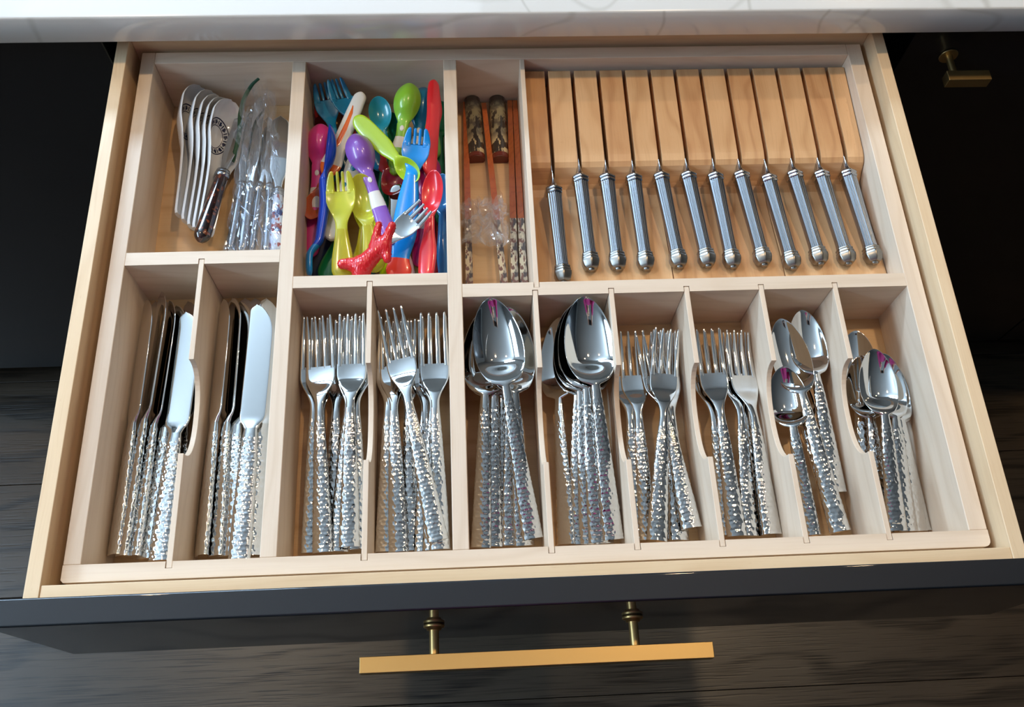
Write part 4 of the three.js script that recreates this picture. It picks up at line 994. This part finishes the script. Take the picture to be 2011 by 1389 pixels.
{
  const lacquer = phys({ map: printTexture(511, [[26, 12, 10], [44, 18, 14], [66, 30, 20], [120, 60, 34]]), roughness: 0.15, clearcoat: 1, clearcoatRoughness: 0.04 });
  const enamel = phys({ map: printTexture(541, [[225, 228, 235], [190, 205, 225], [40, 60, 120], [150, 50, 40]]), roughness: 0.15, clearcoat: 1, clearcoatRoughness: 0.04 });
  const green = plastic(0.004, 0.12, 0.035);
  const len = r => Math.hypot(r[0][0] - r[1][0], r[0][1] - r[1][1], r[0][2] - r[1][2]) / 1000;
  const add = (g, r, name, label, cat) => { g.name = numbered(name); scene.add(g); place(g, r[0], r[1], r[2]); return tag(g, label, cat); };
  add(spreader(len(SPREAD[0]), lacquer, 0.078, 0.0074, 0.006, ['dark brown lacquered handle with painted figures', null]), SPREAD[0], 'butter_spreader', 'butter spreader with dark lacquered handle and silver collar beside the soup spoons', 'knife');
  add(spreader(len(SPREAD[1]), green, 0.045, 0.0062, 0.005, ['green glossy handle', null]), SPREAD[1], 'butter_spreader', 'butter spreader with a green handle under the lacquered one', 'knife');
  add(spreader(len(SPREAD[2]), enamel, 0.064, 0.0062, 0.0088, ['white handle with blue and red painted print', 'broad steel blade']), SPREAD[2], 'butter_spreader', 'broad-bladed spreader with painted white handle against the column divider', 'knife');
  BAGKNIFE.forEach(r => add(spreader(len(r), M.silver, 0.07, 0.0046, 0.0062, ['slim silver handle', null]), r, 'butter_knife', 'slim silver butter knife wrapped in the clear plastic bag', 'knife').userData.group = 'silver butter knives in the plastic bag');
  // green ribbon at the neck of the bag
  const rib = [];
  const rc = new THREE.CatmullRomCurve3(RIBBON.map(p => new THREE.Vector3(p[0], p[1], p[2]).multiplyScalar(0.001)));
  const P = [], I = [], n = 40;
  for (let i = 0; i <= n; i++) { const p = rc.getPoint(i / n), w = lerp(0.0012, 0.002, smooth(0, 0.5, i / n)); for (const [a, b] of [[-1, 0.0008], [0, 0.0018], [1, 0.0004], [1, -0.0004], [0, 0.0006], [-1, -0.0002]]) P.push(p.x + a * w, TY + p.y + b, p.z + a * w * 0.5); }
  for (let i = 0; i < n; i++) for (let k = 0; k < 6; k++) { const a = 6 * i + k, b = 6 * i + (k + 1) % 6; I.push(a, b, a + 6, b, b + 6, a + 6); }
  const rg = new THREE.BufferGeometry(); rg.setAttribute('position', new THREE.Float32BufferAttribute(P, 3)); rg.setAttribute('uv', new THREE.Float32BufferAttribute(new Float32Array(P.length / 3 * 2), 2)); rg.setIndex(I); rg.computeVertexNormals();
  tag(part(scene, 'ribbon', rg, std({ color: col(0.006, 0.055, 0.018), roughness: 0.55, side: THREE.DoubleSide })), 'dark green ribbon curling along the clear plastic bag', 'ribbon');
  // dark blue spreader lying across, close to the rail
  const nv = spreader(0.06, plastic(0.003, 0.005, 0.02), 0.045, 0.0062, 0.005, ['dark navy handle', null]);
  add(nv, [[-322, -57, 197], [-264, -58, 200], 0], 'butter_spreader', 'butter spreader with a navy handle lying across, close to the rail', 'knife');
}
// crumpled clear film between four corners (mm): front left, front right, back right, back left
function film(corners, lift, crumple, seed, n = 46) {
  const q = corners.map(p => new THREE.Vector3(p[0], p[1], p[2]).multiplyScalar(0.001)), P = [], I = [], UV = [];
  const ridge = (u, v, a, b, s) => 1 - Math.abs(2 * fbm(u, v, a, b, s, 2) - 1) * 2;
  for (const side of [1, -1]) for (let j = 0; j <= n; j++) for (let i = 0; i <= n; i++) {
    const u = i / n, v = j / n, edge = Math.min(1, 6 * Math.min(u, 1 - u, v, 1 - v));
    const w = (s) => (fbm(u, v, 4, 4, seed + s, 2) - 0.5) * 0.1 * edge;
    const p = q[0].clone().lerp(q[1], clamp(u + w(1), 0, 1)).lerp(q[3].clone().lerp(q[2], clamp(u + w(2), 0, 1)), clamp(v + w(3), 0, 1));
    const c = ridge(u * 0.7 + v * 0.3, v, 5, 3, seed + side) * 0.65 + ridge(u, v * 0.6 + u * 0.4, 11, 8, seed + 9 + side) * 0.35;
    p.y += side > 0 ? edge * lift * Math.sin(Math.PI * u) ** 0.5 + crumple * (c - 0.4) : -edge * lift * 0.9 + crumple * 0.5 * (c - 0.4);
    p.x += crumple * 0.4 * (ridge(v, u, 6, 4, seed + 21) - 0.5); p.z += crumple * 0.4 * (ridge(v, u, 4, 6, seed + 31) - 0.5);
    P.push(p.x, TY + p.y, p.z); UV.push(u, v);
  }
  const m = (n + 1) * (n + 1);
  for (let s = 0; s < 2; s++) for (let j = 0; j < n; j++) for (let i = 0; i < n; i++) { const a = s * m + j * (n + 1) + i, b = a + 1, c = a + n + 1, d = c + 1; s ? I.push(a, c, b, b, c, d) : I.push(a, b, c, b, d, c); }
  const g = new THREE.BufferGeometry(); g.setAttribute('position', new THREE.Float32BufferAttribute(P, 3)); g.setAttribute('uv', new THREE.Float32BufferAttribute(UV, 2)); g.setIndex(I);
  return toCreasedNormals(g, 0.2);
}
tag(part(scene, 'plastic_bag', film(BAG1, 0.007, 0.016, 71), M.plasticFilm), 'crumpled clear plastic bag wrapped round slim silver butter knives', 'bag');
tag(part(scene, 'plastic_bag', film(BAG2, 0.003, 0.014, 91, 40), M.plasticFilmThick), 'small clear plastic bag lying on the chopsticks', 'bag');

// ------------------------------------------------------------------ chopsticks and their rests
{
  const lac = phys({ map: woodTexture(611, [200, 108, 52], [184, 92, 40], [146, 64, 26], { w: 256, h: 256, arcs: 0.3 }), roughness: 0.25, clearcoat: 0.7, clearcoatRoughness: 0.1 });
  const prt = phys({ map: printTexture(631, [[222, 206, 172], [176, 158, 134], [84, 72, 68], [120, 78, 64]]), roughness: 0.3, clearcoat: 0.6, clearcoatRoughness: 0.12 });
  CHOP.forEach(([H, T, roll], i) => {
    const L = Math.hypot(H[0] - T[0], H[1] - T[1], H[2] - T[2]) / 1000, g = new THREE.Group(); g.name = numbered('chopstick'); scene.add(g);
    const sq = (a, b) => { const s = []; for (let k = 0; k <= 12; k++) { const t = lerp(a, b, k / 12), w = lerp(0.0049, 0.0034, t); s.push({ s: t * L, w, t: 2 * w, h: 0, e: 1 }); } return loft(s, 4, true, true); };
    const flat = geo => { const o = toCreasedNormals(geo, 0.5); return o; };
    part(g, 'shaft', flat(sq(0.33, 1)), lac, 'orange-brown lacquered shaft'); part(g, 'printed_end', flat(sq(0, 0.33)), prt, 'thick end printed with a cream and grey landscape');
    place(g, H, T, 45);
    tag(g, ['brown chopstick with printed end along the wide divider, one end under the little bag', 'brown chopstick lying aslant between the two printed rests', 'brown chopstick just inside the thin divider, beside a printed rest', 'brown chopstick pressed against the thin divider'][i], 'chopstick', 'printed brown chopsticks');
  });
  const scape = phys({ roughness: 0.25, clearcoat: 0.8, clearcoatRoughness: 0.08, map: texture(256, 512, (u, v) => {
    const sky = mix3([150, 140, 108], [96, 88, 76], smooth(0.35, 0.7, fbm(u, v, 3, 14, 701, 4)));
    let c = mix3([216, 194, 146], sky, smooth(0.25, 0.5, v + 0.12 * fbm(u, v, 4, 4, 705, 3)));
    c = mix3(c, [58, 50, 44], smooth(0.53, 0.62, fbm(u, v, 6, 10, 711, 4)) * (1 - 0.7 * smooth(0.6, 0.95, v)));
    c = mix3(c, [64, 56, 48], smooth(0.85, 0.95, v));
    return v < 0.06 ? [112, 40, 28] : c; }) });
  REST.forEach(([H, T], i) => {
    const L = Math.hypot(H[0] - T[0], H[2] - T[2]) / 1000, K = 24, secs = [];
    for (let k = 0; k <= 20; k++) { const u = k / 20; secs.push({ s: L * u, w: 0.0086, t: 0.0172, h: -0.001, e: 1 }); }
    const geo = loft(secs, K, true, true), p = geo.attributes.position, uv = geo.attributes.uv;
    for (let k = 0; k < p.count; k++) { if (p.getY(k) < -0.0048) p.setY(k, -0.0048); uv.setXY(k, 0.5 + p.getX(k) / 0.0172, clamp(p.getZ(k) / L, 0.005, 0.995)); }
    geo.computeVertexNormals();
    const g = new THREE.Group(); g.name = numbered('chopstick_rest'); scene.add(g); part(g, 'rest_body', geo, scape);
    part(g, 'end_face', loft([{ s: -0.0006, w: 0.0084, t: 0.0166, h: -0.001 }, { s: 0.0002, w: 0.0086, t: 0.017, h: -0.001 }].map(q => q), K, true, true).translate(0, 0.0002, 0).scale(1, 0.9, 1), std({ color: col(0.16, 0.025, 0.015), roughness: 0.4 }), 'dark red end');
    place(g, H, T, 0);
    tag(g, i ? 'rounded printed chopstick rest with dark red end, between two chopsticks' : 'rounded printed chopstick rest with dark red end, next to the wide divider', 'chopstick rest', 'printed chopstick rests');
  });
}

// ------------------------------------------------------------------ the person taking the picture (outside the frame, mirrored in the steel)
{
  const g = thing('person', 'person in a magenta top and black trousers holding a phone over the drawer', 'person');
  const cx = 0.01;
  const J = { pelvis: [cx, 0.95, 0.9], waist: [cx, 1.08, 0.885], chest: [cx, 1.3, 0.885], neck: [cx - 0.005, 1.45, 0.885], head: [cx - 0.015, 1.58, 0.865] };
  const P = { R: 1, L: -1 };
  const arm = s => ({ sh: [cx + s * 0.165, 1.395, 0.89], el: [cx + s * 0.26, 1.2, 0.79], wr: [-0.05 + s * 0.125, 1.5, 0.715], hd: [-0.05 + s * 0.098, 1.548, 0.69] });
  const leg = s => ({ hip: [cx + s * 0.085, 0.93, 0.9], knee: [cx + s * 0.11, 0.5, 0.87], ank: [cx + s * 0.125, 0.09, 0.9] });
  const limbs = (x, y0, z, r = 0) => {                           // arms
    let d = 9;
    for (const s of [-1, 1]) { const a = arm(s); d = Math.min(d, smin(capsule(x, y0, z, a.sh, a.el, 0.052 + r, 0.04 + r), capsule(x, y0, z, a.el, a.wr, 0.04 + r, 0.026 + r), 0.02)); }
    return d;
  };
  const torso = (x, y0, z, r = 0) => {
    const zz = (z - 0.887) * 1.45 + 0.887;                       // flatter from front to back
    let d = capsule(x, y0, zz, [cx, 0.98, 0.887], [cx, 1.1, 0.887], 0.15 + r, 0.13 + r);
    d = smin(d, capsule(x, y0, zz, [cx, 1.12, 0.887], [cx, 1.32, 0.887], 0.13 + r, 0.15 + r), 0.06);
    d = smin(d, capsule(x, y0, z, [cx - 0.14, 1.39, 0.89], [cx + 0.14, 1.39, 0.89], 0.058 + r, 0.058 + r), 0.06);
    return d;
  };
  const legs = (x, y0, z, r = 0) => {
    let d = 9;
    for (const s of [-1, 1]) { const l = leg(s); d = Math.min(d, smin(capsule(x, y0, z, l.hip, l.knee, 0.088 + r, 0.056 + r), capsule(x, y0, z, l.knee, l.ank, 0.056 + r, 0.036 + r), 0.02)); }
    return d;
  };
  const head = (x, y0, z) => {
    const [hx, hy, hz] = J.head;
    let d = (Math.hypot((x - hx) / 0.074, (y0 - hy) / 0.108, (z - hz) / 0.092) - 1) * 0.08;
    d = smin(d, capsule(x, y0, z, [hx, hy - 0.07, hz - 0.04], [hx, hy - 0.085, hz - 0.045], 0.04, 0.036), 0.03);
    d = smin(d, capsule(x, y0, z, [hx, hy + 0.0, hz - 0.092], [hx, hy - 0.03, hz - 0.106], 0.009, 0.013), 0.01);
    for (const s of [-1, 1]) d = smin(d, capsule(x, y0, z, [hx + s * 0.075, hy + 0.015, hz + 0.005], [hx + s * 0.076, hy - 0.02, hz], 0.012, 0.009), 0.006);
    return smin(d, capsule(x, y0, z, [cx, 1.4, 0.893], [hx, hy - 0.06, hz + 0.015], 0.056, 0.05), 0.03);
  };
  const skin = std({ color: col(0.55, 0.33, 0.23), roughness: 0.5 });
  const hands = [-1, 1].map(s => {
    const a = arm(s), px = -0.05 + s * 0.083;
    const up = [0, 0.41, -0.91], back = [0, 0.91, 0.41];           // along and behind the phone
    const at = (x, u, b) => [x, 1.5453 + up[1] * u + back[1] * b, 0.6488 + up[2] * u + back[2] * b];
    return fieldMesh((x, y0, z) => {
      let d = smin(capsule(x, y0, z, a.wr, at(px + s * 0.02, -0.02, 0.055), 0.026, 0.022), capsule(x, y0, z, at(px + s * 0.02, -0.03, 0.045), at(px + s * 0.02, 0.02, 0.045), 0.017, 0.017), 0.02);
      [[0.034, 0.004], [0.014, 0.008], [-0.006, 0.006], [-0.025, 0]].forEach(([u, k]) => {   // four fingers round the far side
        d = smin(d, capsule(x, y0, z, at(px + s * 0.024, u * 0.8, 0.042), at(px + s * 0.016, u, 0.014), 0.0095, 0.0088), 0.005);
        d = smin(d, capsule(x, y0, z, at(px + s * 0.016, u, 0.014), at(px - s * k * 0.4 + s * 0.006, u, 0.011), 0.0088, 0.0078), 0.004);
      });
      d = smin(d, capsule(x, y0, z, at(px + s * 0.018, -0.028, 0.05), at(px - s * 0.004, -0.026, 0.043), 0.0115, 0.0095), 0.006);
      return smin(d, capsule(x, y0, z, at(px - s * 0.004, -0.026, 0.043), at(px - s * 0.018, -0.01, 0.039), 0.0095, 0.0085), 0.004);
    }, [Math.min(a.wr[0], px) - 0.06, 1.44, 0.59], [Math.max(a.wr[0], px) + 0.06, 1.66, 0.76], 0.0035);
  });
  const body = fieldMesh((x, y0, z) => smin(smin(torso(x, y0, z), limbs(x, y0, z), 0.03), smin(legs(x, y0, z), head(x, y0, z), 0.01), 0.02), [-0.42, 0.02, 0.6], [0.42, 1.76, 1.1], 0.013);
  part(g, 'body', merge([body, ...hands]), skin);
  part(g, 'top', fieldMesh((x, y0, z) => Math.max(smin(torso(x, y0, z, 0.012), limbs(x, y0, z, 0.012), 0.03), 0.86 - y0, y0 - 1.44, -(Math.hypot(x + 0.05 - clamp(x + 0.05, -0.115, 0.115), y0 - 1.52, z - 0.7) - 0.035)), [-0.42, 0.8, 0.6], [0.42, 1.5, 1.1], 0.012), std({ color: col(0.34, 0.012, 0.13), roughness: 0.8 }), 'magenta long-sleeved top');
  part(g, 'trousers', fieldMesh((x, y0, z) => Math.max(smin(legs(x, y0, z, 0.012), capsule(x, y0, z, [cx - 0.06, 0.92, 0.9], [cx + 0.06, 0.92, 0.9], 0.115, 0.115), 0.04), 0.07 - y0, y0 - 0.97), [-0.3, 0.03, 0.7], [0.32, 1.02, 1.1], 0.012), std({ color: col(0.012, 0.012, 0.014), roughness: 0.85 }), 'black trousers');
  for (const s of [-1, 1]) {
    const a = leg(s).ank;
    part(g, 'shoe', fieldMesh((x, y0, z) => Math.max(smin(capsule(x, y0, z, [a[0], 0.045, 0.93], [a[0], 0.07, 0.88], 0.042, 0.04), capsule(x, y0, z, [a[0], 0.04, 0.9], [a[0] + s * 0.012, 0.03, 0.71], 0.042, 0.034), 0.03), -y0), [a[0] - 0.07, -0.02, 0.62], [a[0] + 0.07, 0.14, 1.0], 0.006), std({ color: col(0.01, 0.01, 0.011), roughness: 0.4 }), 'black shoe');
  }
  const [hx, hy, hz] = J.head;
  part(g, 'hair', fieldMesh((x, y0, z) => { const d = (Math.hypot((x - hx) / 0.088, (y0 - hy - 0.01) / 0.122, (z - hz - 0.012) / 0.104) - 1) * 0.09; return Math.max(smin(d, capsule(x, y0, z, [hx, hy - 0.02, hz + 0.06], [hx, hy - 0.2, hz + 0.075], 0.07, 0.05), 0.03), -(Math.hypot(x - hx, (y0 - hy + 0.035) * 0.8, z - hz + 0.1) - 0.085)); }, [hx - 0.12, hy - 0.3, hz - 0.14], [hx + 0.12, hy + 0.16, hz + 0.18], 0.009), std({ color: col(0.02, 0.013, 0.009), roughness: 0.6 }), 'dark hair');
  for (const s of [-1, 1]) part(g, 'eye', new THREE.SphereGeometry(0.011, 16, 12).translate(hx + s * 0.031, hy + 0.002, hz - 0.081), std({ color: col(0.05, 0.04, 0.035), roughness: 0.15 }));
  part(g, 'mouth', new THREE.SphereGeometry(1, 16, 10).scale(0.022, 0.006, 0.008).translate(hx, hy - 0.062, hz - 0.083), std({ color: col(0.4, 0.12, 0.1), roughness: 0.5 }));
  // the phone: its lens is where the picture is taken from
  const ph = thing('phone', 'black phone held level over the drawer by the person', 'phone');
  part(ph, 'phone_case', new RoundedBoxGeometry(0.15, 0.074, 0.008, 3, 0.0038), std({ color: col(0.015, 0.015, 0.016), roughness: 0.35 }));
  part(ph, 'screen', new THREE.BoxGeometry(0.142, 0.067, 0.0004).translate(0, 0, 0.0041), std({ color: col(0.02, 0.02, 0.022), roughness: 0.1 }), 'glass screen');
  ph.position.set(-0.0488, 1.5453, 0.6488); ph.rotation.set(-1.14416, -0.04882, -0.02836); ph.translateZ(0.02);
}

scene.traverse(o => { if (o.isMesh) { o.castShadow = o.castShadow; o.receiveShadow = true; } });
renderer.render(scene, camera);
